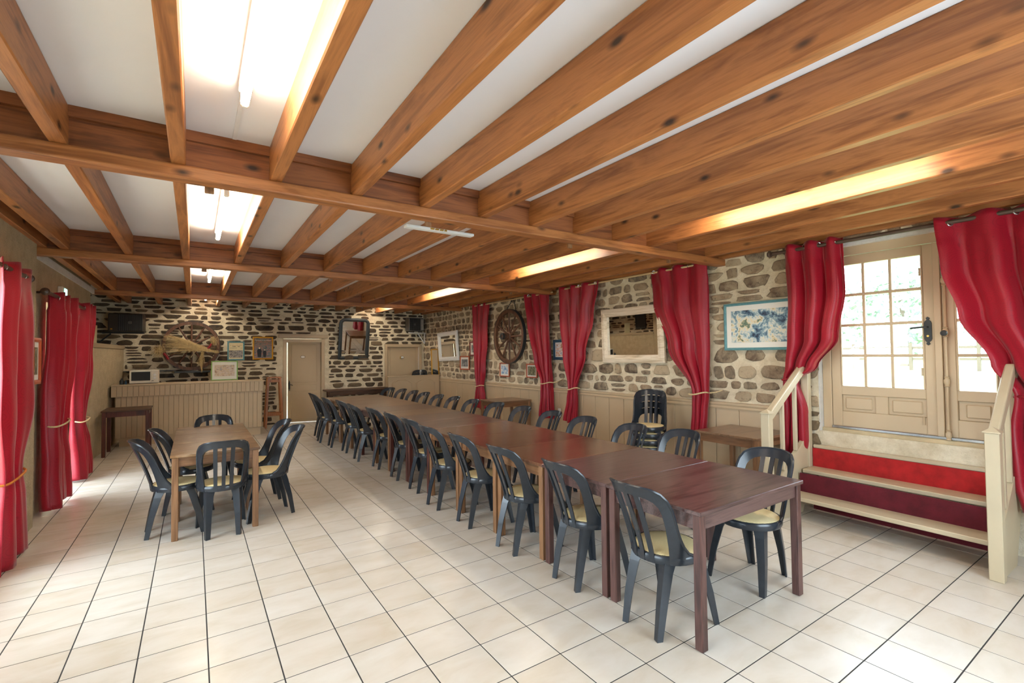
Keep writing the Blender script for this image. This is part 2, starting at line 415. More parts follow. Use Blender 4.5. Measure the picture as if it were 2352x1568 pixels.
# stones ------------------------------------------------------------
def make_stones(wall, mat, u0, u1, z0, z1, holes, hr, wr, gap, depth, fn, flip, seed, flat=0.3, cond=None, turn=0.05):
    rng = random.Random(seed); recs = []
    z = z0; row = 0
    while z < z1 - 0.03:
        h = rng.uniform(*hr); h = min(h, z1 - z)
        u = u0 - rng.uniform(0, wr[0])
        while u < u1:
            wd = rng.uniform(*wr) * (0.75 + 0.5 * h / hr[1])
            cellz = [(z, z + h)]
            if h > 0.55 * hr[1] and rng.random() < flat:
                k = rng.uniform(0.35, 0.65); cellz = [(z, z + h * k), (z + h * k, z + h)]
            for (c, d) in cellz:
                a, b = max(u, u0), min(u + wd, u1)
                if b - a < 0.05: continue
                wav = 0.030 * noise.noise(Vector((u * 0.9, c * 1.3, seed)))
                recs.append((a, b, c + wav, d + wav))
            u += wd
        z += h; row += 1
    out = []
    for (a, b, c, d) in recs:
        gg = gap * rng.uniform(0.6, 1.5)
        a2, b2, c2, d2 = a + gg/2, b - gg/2, c + gg/2, d - gg/2
        if b2 - a2 < 0.03 or d2 - c2 < 0.018 or d2 > z1 + 0.02: continue
        bad = False
        for (p, q, r_, s_) in holes:
            if b2 > p and a2 < q and d2 > r_ and c2 < s_:
                # clip against the hole where enough stone is left
                if a2 < p - 0.06: b2 = p - 0.012
                elif b2 > q + 0.06: a2 = q + 0.012
                elif c2 < r_ - 0.04: d2 = r_ - 0.01
                elif d2 > s_ + 0.04: c2 = s_ + 0.01
                else: bad = True
        if bad or b2 - a2 < 0.03 or d2 - c2 < 0.026: continue
        cx, cz, hw, hh = (a2+b2)/2, (c2+d2)/2, (b2-a2)/2, (d2-c2)/2
        n = 13; ex = rng.uniform(2.3, 6.0); sk = rng.uniform(-0.25, 0.25); tp = rng.uniform(-0.22, 0.22); pts = []
        for k in range(n):
            t = 2 * PI * (k + rng.uniform(-0.2, 0.2)) / n
            ct, st = math.cos(t), math.sin(t)
            px = math.copysign(abs(ct) ** (2/ex), ct); pz = math.copysign(abs(st) ** (2/ex), st)
            jr = 1 - 0.22 * rng.random() ** 1.5
            pts.append((hw * (px * (1 - abs(tp) + tp * pz) + 0.0) * jr + sk * hh * pz * 0.6, hh * pz * (1 - 0.20 * rng.random() ** 1.5)))
        ta = rng.uniform(-turn, turn); ca, sa_ = math.cos(ta), math.sin(ta); lim = min(1.0, hh / max(hw, 1e-3) * 1.2)
        pts = [(x * ca - zz * sa_ * lim, zz * ca + x * sa_ * lim * 0.6) for x, zz in pts]
        dp = depth * rng.uniform(0.45, 1.3)
        vs = []; fs = []
        for (sc, dd) in ((1.04, -0.004), (1.0, dp * 0.55), (0.84, dp)):
            for (x, zz) in pts: vs.append((x * sc, zz * sc, dd * (1 if sc > 0.9 else rng.uniform(0.85, 1.15))))
        vs.append((0, 0, dp * rng.uniform(0.95, 1.3)))
        for ring in (0, 1):
            for k in range(n): fs.append((ring*n+k, ring*n+(k+1) % n, (ring+1)*n+(k+1) % n, (ring+1)*n+k))
        for k in range(n): fs.append((2*n+k, 2*n+(k+1) % n, 3*n))
        if flip: fs = [f[::-1] for f in fs]
        P = fn(cx, cz, 0); q = ppx(P)
        vis = q and -40 < q[0] < 2392 and -40 < q[1] < 1600 and (cond is None or cond(cx, cz))
        out.append((-(hw * hh) / q[2] ** 2 if vis else 1.0, cx, cz, vs, fs))
    out.sort(key=lambda t: t[0])
    rest = MB()
    for k, (sc, cx, cz, vs, fs) in enumerate(out):
        if k < 300:
            o0 = Vector(fn(cx, cz, 0)); mb = MB(); mb.add([Vector(fn(cx + x, cz + zz, dd)) - o0 for x, zz, dd in vs], fs)
            mb.obj('stone', mat, wall, o0, recalc=False)
        else:
            rest.add([fn(cx + x, cz + zz, dd) for x, zz, dd in vs], fs)
    o = rest.obj('small_stones', mat, wall, recalc=False); o['kind'] = 'stuff'
make_stones(wall_far, 'schist', -1.9, XR, 0.0, 2.94, [(1.58, 2.72, 0, 2.15), (4.14, XR, 0, 1.90), (-1.9, -1.27, 0, 1.8)],
            (0.060, 0.150), (0.12, 0.42), 0.024, 0.016, lambda u, z, d: (u, YF - d, z), False, 3, flat=0.12,
            cond=lambda u, z: z > 1.1 or u > 1.1)
make_stones(wall_right, 'rubble', -3.6, YF, 1.03, 2.93, [(-2.2, -0.68, 0.0, 2.70)],
            (0.09, 0.22), (0.11, 0.38), 0.022, 0.022, lambda u, z, d: (XR - d, u, z), True, 11, flat=0.12, turn=0.16,
            cond=lambda u, z: u > -0.7)
m = MB()
make_stones(struct(sroot('wall_right_lower')), 'schist', -0.68, -0.5, 0.1, 1.03, [], (0.16, 0.28), (0.2, 0.3), 0.02, 0.03, lambda u, z, d: (XR - 0.0 - d, u, z), True, 5)
# dark stones of the recess wall
make_stones(sroot('wall_recess_stones'), 'schist', 7.0, YF, 1.88, 2.9, [], (0.07, 0.14), (0.16, 0.4), 0.03, 0.015, lambda u, z, d: (-1.85 + d, u, z), False, 8)

# panelling on the right wall (planks under a moulded cap)
trim = sroot('trim_1', (XW, 0, 0))
pm = {}
y = -0.40
pw = 0.302
while y < YF - 0.1:
    wd = min(pw, YF - y - 0.01)
    key = round(wd, 3)
    if key not in pm:
        mb = MB(); mb.box((0.014, wd/2, 0.48), (0.028, wd - 0.006, 0.93), 0.004); pm[key] = mb.mesh('plank')
    inst('plank', pm[key], 'taupe', trim, (0, y, 0)); y += pw
m = MB(); m.bx(0.015, 0.032, -0.4, YF, 0.0, 0.96); m.obj('backing', 'taupe_dark', trim)
m = MB(); m.prism([(0.03, 0.93), (-0.012, 0.93), (-0.018, 0.945), (-0.012, 0.965), (-0.022, 0.985), (-0.022, 1.008), (0.03, 1.012)], lambda a, b, d: (a, d, b), -0.4, YF); m.obj('cap_moulding', 'taupe', trim)

# ------------------------------------------------------------------ ceiling
m = MB(); m.bx(-2.3, XR + 0.42, YB - 0.3, YF + 0.35, ZC, ZC + 0.12); ceiling = struct(m.obj('ceiling', 'ceiling_white'))
BEAMS = [(0.354, 0.474), (3.59, 3.71), (7.18, 7.30)]
jx = [-1.39] + [-0.707 + 0.5143 * k for k in range(-1, 12)] + [5.225]
spans = [(YB, 0.40), (0.40, 3.65), (3.65, 7.24), (7.24, YF)]
JW = 0.073
for si, (a, b) in enumerate(spans):
    mb = MB(); mb.box((0, 0, 0), (JW, b - a, ZC - ZJ), 0.006); jm = mb.mesh('joist'); jm.materials.append(MATS['joist_wood'])
    for k, x in enumerate(jx):
        inst('joist', jm, None, ceiling, (x + JW / 2, (a + b) / 2, (ZC + ZJ) / 2))
for (a, b) in BEAMS:
    mb = MB(); mb.box((0, 0, 0), (b - a, XR - XL2 + 0.04, 0.078), 0.010, seg=2)
    inst('cross_beam', mb.mesh('cross_beam'), 'joist_wood', ceiling, ((XR + XL2) / 2, (a + b) / 2, ZJ - 0.039), (0, 0, PI / 2))
    for x0, x1 in zip(jx, jx[1:]):
        L = x1 - x0 - JW
        if L < 0.05: continue
        mb = MB(); mb.box((0, 0, -0.03), (L, 0.03, 0.155)); mb.box((0, -0.012, 0.0795), (L, 0.05, 0.06)); mb.obj('blocking_board', 'board_wood', ceiling, (x0 + JW + L / 2, (a + b) / 2 - 0.005, ZC - 0.11))
for (x, bi) in ((0.0, 0), (1.46, 0), (2.93, 0), (4.40, 0), (0.02, 1), (1.46, 1), (2.93, 1), (4.4, 1), (1.46, 2), (2.93, 2), (4.4, 2)):
    a, b = BEAMS[bi]; mb = MB(); mb.box((0, 0, 0), (0.05, 0.022, 0.07), 0.003); mb.obj('wood_peg', 'oak_z', ceiling, (x, b + 0.012, ZJ - 0.075))

# ------------------------------------------------------------------ fluorescent lamps
def lamp(label, x, y0, y1, group):
    t = thing('fluorescent_lamp', label, 'lamp', (x, (y0 + y1) / 2, ZC), group=group); L = y1 - y0
    mb = MB(); mb.box((0, 0, -0.027), (0.052, L, 0.05), 0.006); mb.obj('housing', 'white_paint', t)
    mb = MB(); mb.tube([(0, -L/2 + 0.03, -0.105), (0, L/2 - 0.03, -0.105)], 0.019, 12); mb.obj('tube', 'tube_glow', t, smooth=True)
    for s_ in (-1, 1):
        mb = MB(); mb.box((0, s_ * (L/2 - 0.018), -0.085), (0.036, 0.03, 0.08), 0.008); mb.obj('tube_holder', 'white_plastic', t)
TY = [(-1.95, -0.34), (1.19, 2.84), (4.70, 6.25), (7.75, 9.20)]
wl = ['above the left small table side, bay over the camera end', 'second bay from the stairs end', 'third bay from the stairs end', 'bay nearest the stone far wall']
for i, (a, b) in enumerate(TY):
    lamp('lit fluorescent strip lamp over the small table side, ' + ['bay before the first cross beam', 'between first and second cross beams', 'between second and third cross beams', 'against the far stone wall'][i], 0.125, a, b, 'fluorescent lamps between the joists')
    lamp('lit fluorescent strip lamp over the wall side chairs, ' + ['bay before the first cross beam', 'between first and second cross beams', 'between second and third cross beams', 'against the far stone wall'][i], 3.70, a, b, 'fluorescent lamps between the joists')
m = MB(); m.box((0, 0, 0), (0.022, 0.66, 0.012)); tag(m.obj('cable_trunking', 'white_paint', None, (0.125, 0.02, ZC - 0.006)), 'thin white cable trunking on ceiling beyond the first strip lamp', 'trunking')
t = thing('unlit_batten', 'white unlit lamp batten with open slots fixed under the joists', 'lamp', (1.76, 0.90, ZJ))
m = MB(); m.box((0, 0, -0.012), (0.66, 0.07, 0.024), 0.004); m.obj('housing', 'white_paint', t)
m = MB(); m.box((-0.03, -0.033, -0.012), (0.16, 0.008, 0.016)); m.obj('slot', 'brass', t)
for k in range(3):
    m = MB(); m.box((-0.07 + 0.045 * k, -0.039, -0.012), (0.006, 0.006, 0.018), 0, Matrix.Rotation(0.5, 3, 'Y')); m.obj('slot_bar', 'white_paint', t)

# ------------------------------------------------------------------ entrance door (right wall)
XD = 5.36
d1 = sroot('door_1', (XD, 0, 0))
def dbar(name, y0, y1, z0, z1, x0=0.0, x1=0.05, parent=d1, mat='taupe', bev=0.004):
    mb = MB(); mb.box((0, 0, 0), (x1 - x0, abs(y1 - y0), z1 - z0), bev)
    return mb.obj(name, mat, parent, ((x0 + x1) / 2, (y0 + y1) / 2, (z0 + z1) / 2))
dbar('jamb', -0.665, -0.745, 0.80, 2.66, 0.0, 0.07); dbar('jamb', -2.06, -2.12, 0.80, 2.66, 0.0, 0.07)
dbar('head', -0.745, -2.06, 2.57, 2.66, 0.0, 0.07)
def leaf(y0, y1, ys, npanel, nm):
    lf = dbar(nm, y0, y0 - 0.085, 0.86, 2.565, 0.01, 0.055)                 # hinge stile carries the leaf
    P = lambda name, a, b, c, d, x0=0.01, x1=0.055, mat='taupe', bev=0.004: dbar_child(lf, name, a, b, c, d, x0, x1, mat, bev)
    P('stile', y1, y1 + 0.085, 0.86, 2.565); P('rail', y0 - 0.085, y1 + 0.085, 2.475, 2.565); P('rail', y0 - 0.085, y1 + 0.085, 1.175, 1.265); P('rail', y0 - 0.085, y1 + 0.085, 0.86, 1.01)
    ga, gb = y0 - 0.085, y1 + 0.085
    for s_ in (0, 1):
        P('glazing_bead', ga if s_ == 0 else gb, (ga - 0.014) if s_ == 0 else (gb + 0.014), 1.265, 2.475, 0.004, 0.03)
    for k in (1, 2, 3):
        z = 1.265 + 1.21 * k / 4; P('glazing_bar', ga, gb, z - 0.013, z + 0.013, 0.012, 0.045)
    for y in ys: P('glazing_bar', y + 0.012, y - 0.012, 1.265, 2.475, 0.014, 0.043)
    edges = [ga] + list(ys) + [gb]
    for a, b in zip(edges, edges[1:]):
        for k in range(4):
            z0, z1 = 1.265 + 1.21 * k / 4, 1.265 + 1.21 * (k + 1) / 4
            P('pane', a - 0.008, b + 0.008, z0 + 0.008, z1 - 0.008, 0.027, 0.031, 'window_pane', 0)
    P('lower_board', ga, gb, 1.01, 1.175, 0.03, 0.05)
    pe = [(ga - 0.02, gb + 0.02)] if npanel == 1 else [(ga - 0.0, (ga + gb) / 2 + 0.05), ((ga + gb) / 2 - 0.05, gb + 0.0)]
    if npanel == 2: P('stile', (ga + gb) / 2 + 0.05, (ga + gb) / 2 - 0.05, 1.01, 1.175)
    for a, b in pe:
        P('panel', a - 0.03, b + 0.03, 1.035, 1.15, 0.016, 0.04, 'taupe', 0.008)
    return lf
def dbar_child(lf, name, y0, y1, z0, z1, x0, x1, mat, bev):
    mb = MB(); mb.box((0, 0, 0), (x1 - x0, abs(y1 - y0), z1 - z0), bev)
    return mb.obj(name, mat, lf, ((x0 + x1) / 2 - lf.location.x, (y0 + y1) / 2 - lf.location.y, (z0 + z1) / 2 - lf.location.z))
leaf(-0.748, -1.585, (-1.042, -1.258), 2, 'door_leaf'); leaf(-1.625, -2.05, (), 1, 'door_leaf')
dbar('meeting_strip', -1.575, -1.625, 0.86, 2.565, -0.012, 0.03)
dbar('threshold', -0.745, -2.06, 0.835, 0.862, -0.012, 0.06, mat='steel')
# lock plate and lever
hp = MB()
ol = [(0, 0.127), (0.014, 0.115), (0.006, 0.100), (0.020, 0.088), (0.026, 0.07), (0.026, -0.07), (0.020, -0.088), (0.006, -0.100), (0.014, -0.115), (0, -0.127), (-0.014, -0.115), (-0.006, -0.100), (-0.020, -0.088), (-0.026, -0.07), (-0.026, 0.07), (-0.020, 0.088), (-0.006, 0.100), (-0.014, 0.115)]
hp.prism(ol, lambda a, b, d: (d, a, b), -0.004, 0.012); h1 = hp.obj('lock_plate', 'black_iron', d1, (0.0, -1.53, 1.785))
m = MB(); m.tube([(0, 0, 0.035), (-0.05, 0, 0.035), (-0.055, 0.02, 0.035), (-0.055, 0.11, 0.028)], 0.008, 8); m.obj('lever', 'black_iron', h1)
m = MB(); m.lathe([(0.009, -0.008), (0.009, 0.008)], 10, Matrix.Rotation(PI/2, 3, 'Y')); m.obj('keyhole', 'brass', h1, (-0.002, 0, -0.045))
# espagnolette bolt
sp = MB(); sp.tube([(-0.022, -1.652, 0.86), (-0.022, -1.652, 2.56)], 0.010, 8)
for z in (0.88, 1.34, 1.77, 2.22): sp.lathe([(0.010, -0.045), (0.020, -0.04), (0.014, -0.03), (0.022, -0.012), (0.022, 0.012), (0.014, 0.03), (0.020, 0.04), (0.010, 0.045)], 10, Matrix.Translation((-0.022, -1.652, z)))
sp = sp.obj('espagnolette', 'taupe', d1, smooth=True)
m = MB(); m.lathe([(0.0, -0.05), (0.022, -0.045), (0.026, -0.03), (0.012, -0.02), (0.012, 0.0)], 12, Matrix.Translation((-0.03, -1.652, 1.76)) @ Matrix.Rotation(PI/2, 4, 'Y')); m.obj('knob', 'black_iron', sp, smooth=True)
for z in (1.42, 2.32, 0.98):
    m = MB(); m.lathe([(0.007, -0.035), (0.007, 0.035)], 8); m.obj('hinge', 'taupe', d1, (-0.004, -1.483, z))
# sill block below the door
m = MB(); m.bx(-0.03, 0.3, -2.12, -0.66, 0.55, 0.835, 0.006); m.obj('sill_block', 'sill_paint', d1)
m = MB(); m.bx(XR - 0.003, XD + 0.03, -0.664, -0.652, 0.8, 2.66); m.bx(XR - 0.003, XD + 0.03, -2.12, -0.66, 2.655, 2.70); struct(m.obj('trim_2', 'white_plaster'))

# ------------------------------------------------------------------ entrance steps with railings
st = thing('entrance_steps', 'cream painted wooden steps with red risers and sloping handrails below the glazed door', 'stairs')
YS0, YS1 = -2.03, -0.60
TR = [(4.73, 0.225), (5.02, 0.435), (5.255, 0.655)]
for k, (x, z) in enumerate(TR):
    m = MB(); m.box((0, 0, 0), ((0.27 if k < 2 else 0.10), YS1 - YS0, 0.038), 0.006)
    m.obj('tread', 'stair_paint', st, (x + (0.135 if k < 2 else 0.05), (YS0 + YS1) / 2, z - 0.019))
m = MB(); m.box((0, 0, 0), (0.015, YS1 - YS0 - 0.01, 0.18)); m.obj('riser_board', 'carpet_dark', st, (4.965, (YS0+YS1)/2, 0.315))
m = MB(); m.box((0, 0, 0), (0.015, YS1 - YS0 - 0.01, 0.185)); m.obj('riser_board', 'carpet_red', st, (5.245, (YS0+YS1)/2, 0.527))
m = MB(); m.box((0, 0, 0), (0.015, YS1 - YS0 - 0.01, 0.19)); m.obj('riser_board', 'carpet_dark', st, (5.235, (YS0+YS1)/2, 0.095))
def railing(yc, x_post):
    m = MB(); m.box((0, 0, 0.515), (0.078, 0.078, 1.03), 0.004); p = m.obj('newel_post', 'stair_paint', st, (x_post, yc, 0))
    m = MB(); h = 0.047; m.add([(-h,-h,1.03),(h,-h,1.03),(h,h,1.03),(-h,h,1.03),(-h,-h,1.037),(h,-h,1.037),(h,h,1.037),(-h,h,1.037),(0,0,1.072)], [(0,1,2,3),(0,1,5,4),(1,2,6,5),(2,3,7,6),(3,0,4,7),(4,5,8),(5,6,8),(6,7,8),(7,4,8)]); m.obj('post_cap', 'stair_paint', p)
    m = MB(); m.box((0, 0, 0), (0.07, 0.07, 1.10), 0.004); m.obj('newel_post', 'stair_paint', st, (5.215, yc, 0.945))
    a, b = Vector((x_post + 0.03, yc, 1.0)), Vector((5.19, yc, 1.475)); d = b - a; ang = math.atan2(d.z, d.x)
    m = MB(); m.box((0, 0, 0), (d.length, 0.06, 0.085), 0.012, Matrix.Rotation(-ang, 3, 'Y'), 2); m.obj('handrail', 'stair_paint', st, (a + b) / 2)
    a2, b2 = Vector((x_post + 0.03, yc, 0.16)), Vector((5.25, yc, 0.62)); d2 = b2 - a2; ang2 = math.atan2(d2.z, d2.x)
    m = MB(); m.prism([(x_post + 0.03, 0.0), (x_post + 0.03, 0.30), (5.25, 0.80), (5.25, 0.40), (5.05, 0.0)], lambda q, z, dd: (q, yc + dd, z), -0.02, 0.02); m.obj('stringer', 'stair_paint', st)
    for k in (1, 2):
        x = x_post + 0.03 + (5.19 - x_post) * k / 3.0; zt = 1.0 + (x - x_post - 0.03) * d.z / d.x; zb = 0.30 + (x - x_post - 0.03) * 0.5 / (5.25 - x_post - 0.03)
        m = MB(); m.box((0, 0, 0), (0.034, 0.034, zt - zb), 0.003); m.obj('baluster', 'stair_paint', st, (x, yc, (zt + zb) / 2))
railing(-2.067, 4.607); railing(-0.565, 4.44)

# ------------------------------------------------------------------ far doors
def panel_door(nm, x0, x1, zt, y, panels, leaf_rot=0.0, inset=0.05, lintel=None):
    r = sroot(nm, (0, y, 0))
    m = MB(); m.bx(x0 - 0.055, x0 + 0.02, -0.03, 0.055, 0, zt + 0.06, 0.006); m.obj('jamb', 'taupe', r)
    m = MB(); m.bx(x1 - 0.02, x1 + 0.055, -0.03, 0.12, 0, zt + 0.06, 0.006); m.obj('jamb', 'taupe', r)
    m = MB(); m.bx(x0 + 0.02, x1 - 0.02, -0.03, 0.16, zt - 0.02, zt + 0.06, 0.006); m.obj('head', 'taupe', r)
    W = x1 - x0 - 0.05
    lf = bpy.data.objects.new('door_leaf', None); mb = MB(); mb.bx(-W + (0.035 if leaf_rot else 0), 0, 0, 0.04, 0.012, zt - 0.012, 0.003)
    lf = mb.obj('door_leaf', 'taupe', r, (x1 - 0.025, inset, 0), (0, 0, leaf_rot))
    for (a, b, c, d) in panels:
        m = MB(); m.bx(-W * (1 - a), -W * (1 - b), -0.004, 0.01, c * zt, d * zt, 0.003)
        fr = MB(); X0, X1, Z0, Z1 = -W * (1 - a), -W * (1 - b), c * zt, d * zt
        fr.bx(X0 - 0.02, X0, -0.009, 0.01, Z0 - 0.02, Z1 + 0.02, 0.003); fr.bx(X1, X1 + 0.02, -0.009, 0.01, Z0 - 0.02, Z1 + 0.02, 0.003); fr.bx(X0, X1, -0.009, 0.01, Z0 - 0.02, Z0, 0.003); fr.bx(X0, X1, -0.009, 0.01, Z1, Z1 + 0.02, 0.003)
        m.obj('panel', 'taupe', lf); fr.obj('panel_moulding', 'taupe', lf)
    return r, lf, W
d2, lf, W = panel_door('door_2', 1.75, 2.58, 1.975, YF, [(0.15, 0.87, 0.50, 0.96), (0.15, 0.87, 0.395, 0.46), (0.15, 0.87, 0.05, 0.35)], leaf_rot=-0.24)
m = MB(); m.bx(1.59, 2.71, -0.05, 0.02, 2.06, 2.145, 0.006); m.obj('lintel_board', 'taupe', d2)
m = MB(); m.prism([(0, .13), (.012, .11), (.006, .095), (.018, .08), (.018, -.08), (.006, -.095), (.012, -.11), (0, -.13), (-.012, -.11), (-.006, -.095), (-.018, -.08), (-.018, .08), (-.006, .095), (-.012, .11)], lambda a, b, d: (a, d, b), -0.012, 0.0); hp = m.obj('lock_plate', 'black_iron', lf, (-W + 0.07, 0, 0.90))
m = MB(); m.tube([(0, -0.01, 0.03), (0, -0.05, 0.03), (0.02, -0.055, 0.03), (0.07, -0.055, 0.02), (0.075, -0.055, 0.0)], 0.007, 8); m.obj('lever', 'black_iron', hp)
def oval(par, x, z, fig):
    m = MB(); m.prism([(0.055 * math.cos(a), 0.034 * math.sin(a)) for a in [2*PI*k/24 for k in range(24)]], lambda a, b, d: (a, d, b), -0.012, 0.0); o = m.obj('oval_plaque', 'black_paint', par, (x, -0.001, z))
    m = MB(); m.prism([(0.047 * math.cos(a), 0.027 * math.sin(a)) for a in [2*PI*k/24 for k in range(24)]], lambda a, b, d: (a, d, b), -0.015, -0.011); m.obj('enamel_face', 'white_mount', o)
    if fig:
        m = MB(); m.lathe([(0.0, 0.034), (0.008, 0.028), (0.006, 0.015), (0.012, 0.008), (0.016, -0.02), (0.018, -0.034)], 10, Matrix.Translation((-0.05, -0.012, 0.0))); m.obj('figurine', 'brass', o)
oval(lf, -W * 0.52, 1.60, False)
d3, lf3, W3 = panel_door('door_3', 4.22, 5.17, 1.86, YF, [(0.12, 0.90, 0.06, 0.975)], leaf_rot=0.0)
oval(lf3, -W3 * 0.52, 1.56, True)
m = MB(); m.bx(1.3, 3.0, 0.6, 0.62, 0, 2.6); o = m.obj('lobby_wall', 'white_plaster', d2)

# ------------------------------------------------------------------ left windows
def lwin(nm, y0, y1, z0, z1, mull, bars):
    r = sroot(nm, (-1.72, 0, 0)); f = 0.06
    for (a, b, c, d) in ((y0, y0 + f, z0, z1), (y1 - f, y1, z0, z1), (y0 + f, y1 - f, z1 - f, z1), (y0 + f, y1 - f, z0, z0 + f)):
        m = MB(); m.bx(-0.03, 0.03, a, b, c, d, 0.004); m.obj('window_frame', 'white_paint', r)
    ys = [y0 + f, (y0 + y1) / 2, y1 - f]
    m = MB(); m.bx(-0.03, 0.03, ys[1] - 0.045, ys[1] + 0.045, z0 + f, z1 - f, 0.004); m.obj('mullion', 'white_paint', r)
    zs = [z0 + f + (z1 - z0 - 2*f) * k / bars for k in range(bars + 1)]
    for a, b in ((ys[0], ys[1] - 0.045), (ys[1] + 0.045, ys[2])):
        for k in range(bars):
            m = MB(); m.bx(-0.002, 0.002, a, b, zs[k], zs[k+1]); m.obj('pane', 'window_pane', r)
            if k:
                m = MB(); m.bx(-0.015, 0.015, a, b, zs[k] - 0.013, zs[k] + 0.013); m.obj('glazing_bar', 'white_paint', r)
lwin('window_1', 0.60, 2.50, 0.30, 2.40, 1, 3); lwin('window_2', 4.25, 5.45, 0.0, 2.25, 1, 4); lwin('window_added_left', -2.65, -0.75, 0.30, 2.40, 1, 3)  # last one is unseen, added to bring more daylight into the room

wb = sroot('window_added_back', (0, YB - 0.15, 0))  # unseen window behind the camera, added as frontal daylight fill
for (a, b, c, d) in ((1.5, 1.57, 0.5, 2.3), (3.63, 3.7, 0.5, 2.3), (1.57, 3.63, 2.23, 2.3), (1.57, 3.63, 0.5, 0.57), (2.57, 2.63, 0.57, 2.23)):
    m = MB(); m.bx(a, b, -0.03, 0.03, c, d, 0.004); m.obj('window_frame', 'white_paint', wb)
for a, b in ((1.57, 2.57), (2.63, 3.63)):
    m = MB(); m.bx(a, b, -0.002, 0.002, 0.57, 2.23); m.obj('pane', 'window_pane', wb)

# ------------------------------------------------------------------ tables
def make_table(label, cx, cy, L, Wd, mats, h=0.755, group=None, name='dining_table', leg=0.05, th=0.024, inset=0.012, rz=0.0):
    top, legm, rx, ry = mats
    t = thing(name, label, 'table', (cx, cy, 0), rz, group)
    m = MB(); m.box((0, 0, h - th/2), (L, Wd, th), 0.003); m.obj('tabletop', top, t)
    mb = MB(); mb.box((0, 0, (h - th) / 2), (leg, leg, h - th), 0.004); lm = mb.mesh('leg')
    for sx in (-1, 1):
        for sy in (-1, 1): inst('leg', lm, legm, t, (sx * (L/2 - leg/2 - inset), sy * (Wd/2 - leg/2 - inset), 0))
    for sy in (-1, 1):
        m = MB(); m.box((0, 0, 0), (L - 2*leg - 2*inset, 0.02, 0.085)); m.obj('apron', rx, t, (0, sy * (Wd/2 - 0.025 - inset), h - th - 0.0425))
    for sx in (-1, 1):
        m = MB(); m.box((0, 0, 0), (0.02, Wd - 2*leg - 2*inset, 0.085)); m.obj('apron', ry, t, (sx * (L/2 - 0.025 - inset), 0, h - th - 0.0425))
    return t
WENGE = ('wenge_x', 'wenge_z', 'wenge_x', 'wenge_x'); OAKL = lambda top: (top, 'oak_z', 'oak_rail_x', 'oak_rail_y')
LT = [(-1.40, -0.693, WENGE, 'dark wenge laminate table at the stairs end of the long row'),
      (-0.690, 0.000, WENGE, 'dark wenge laminate table, second in the row from the stairs end'),
      (0.003, 0.690, OAKL('red_x'), 'worn reddish brown table beside the two dark laminate tables'),
      (0.693, 1.430, OAKL('red_x'), 'reddish brown table, fourth in the row from the stairs end'),
      (1.433, 2.170, OAKL('red_x'), 'reddish brown table touching the grey brown table in the row'),
      (2.173, 2.840, ('umber_x', 'mahogany_z', 'wenge_x', 'wenge_x'), 'grey brown table beside the last reddish table of the row'),
      (2.843, 3.520, ('umber_x', 'mahogany_z', 'wenge_x', 'wenge_x'), 'grey brown table, seventh in the row from the stairs end'),
      (3.523, 4.180, OAKL('brown_x'), 'mid brown table, eighth in the row from the stairs end'),
      (4.183, 4.900, ('umber_x', 'mahogany_z', 'wenge_x', 'wenge_x'), 'grey table between brown ones, ninth from the stairs end'),
      (4.903, 5.550, OAKL('brown_x'), 'brown table, fourth of the row counted from the far wall'),
      (5.553, 6.240, OAKL('brown_x'), 'brown table, third of the row counted from the far wall'),
      (6.243, 6.810, OAKL('brown_x'), 'brown table, second of the row counted from the far wall'),
      (6.813, 7.390, OAKL('brown_x'), 'brown table at the far wall end of the long row')]
for i, (a, b, ms, lb) in enumerate(LT):
    make_table(lb, (2.192 + 3.318) / 2 - 0.006 * (i > 2), (a + b) / 2, 1.126, b - a, ms, group='tables in the long row')
for i, (a, b, lb) in enumerate(((2.178, 2.840, 'worn oak table with pale edges at the open end of the small group'), (2.843, 3.505, 'worn oak table in the middle of the small group of three'), (3.508, 4.170, 'worn oak table at the bar end of the small group of three'))):
    make_table(lb, 0.108, (a + b) / 2, 0.704, b - a, OAKL('oak_x'), group='tables of the small group')
make_table('small brown table against the panelling under the first wheel and red frames', 4.86, 4.63, 0.74, 0.66, ('brown_x', 'oak_z', 'oak_rail_x', 'oak_rail_y'), group='tables along the panelling')
make_table('small worn brown table against the panelling beside the steps', 4.90, -0.055, 0.70, 0.71, ('brown_x', 'oak_z', 'oak_rail_x', 'oak_rail_y'), group='tables along the panelling')
make_table('dark mahogany side table standing in front of the bar by the low wall', -1.01, 7.50, 0.64, 0.66, ('dark_oak_x', 'mahogany_z', 'mahogany_z', 'mahogany_z'))
# console table by the far wall
ct = make_table('long dark oak console table with thick apron against the stone wall', 3.36, 9.22, 1.56, 0.46, ('dark_oak_x', 'dark_oak_x', 'dark_oak_x', 'dark_oak_x'), h=0.785, leg=0.09, th=0.035, inset=0.07, name='console_table')
m = MB(); m.box((0, 0, 0), (1.38, 0.02, 0.10)); m.obj('front_board', 'dark_oak_x', ct, (0, -0.17, 0.70))

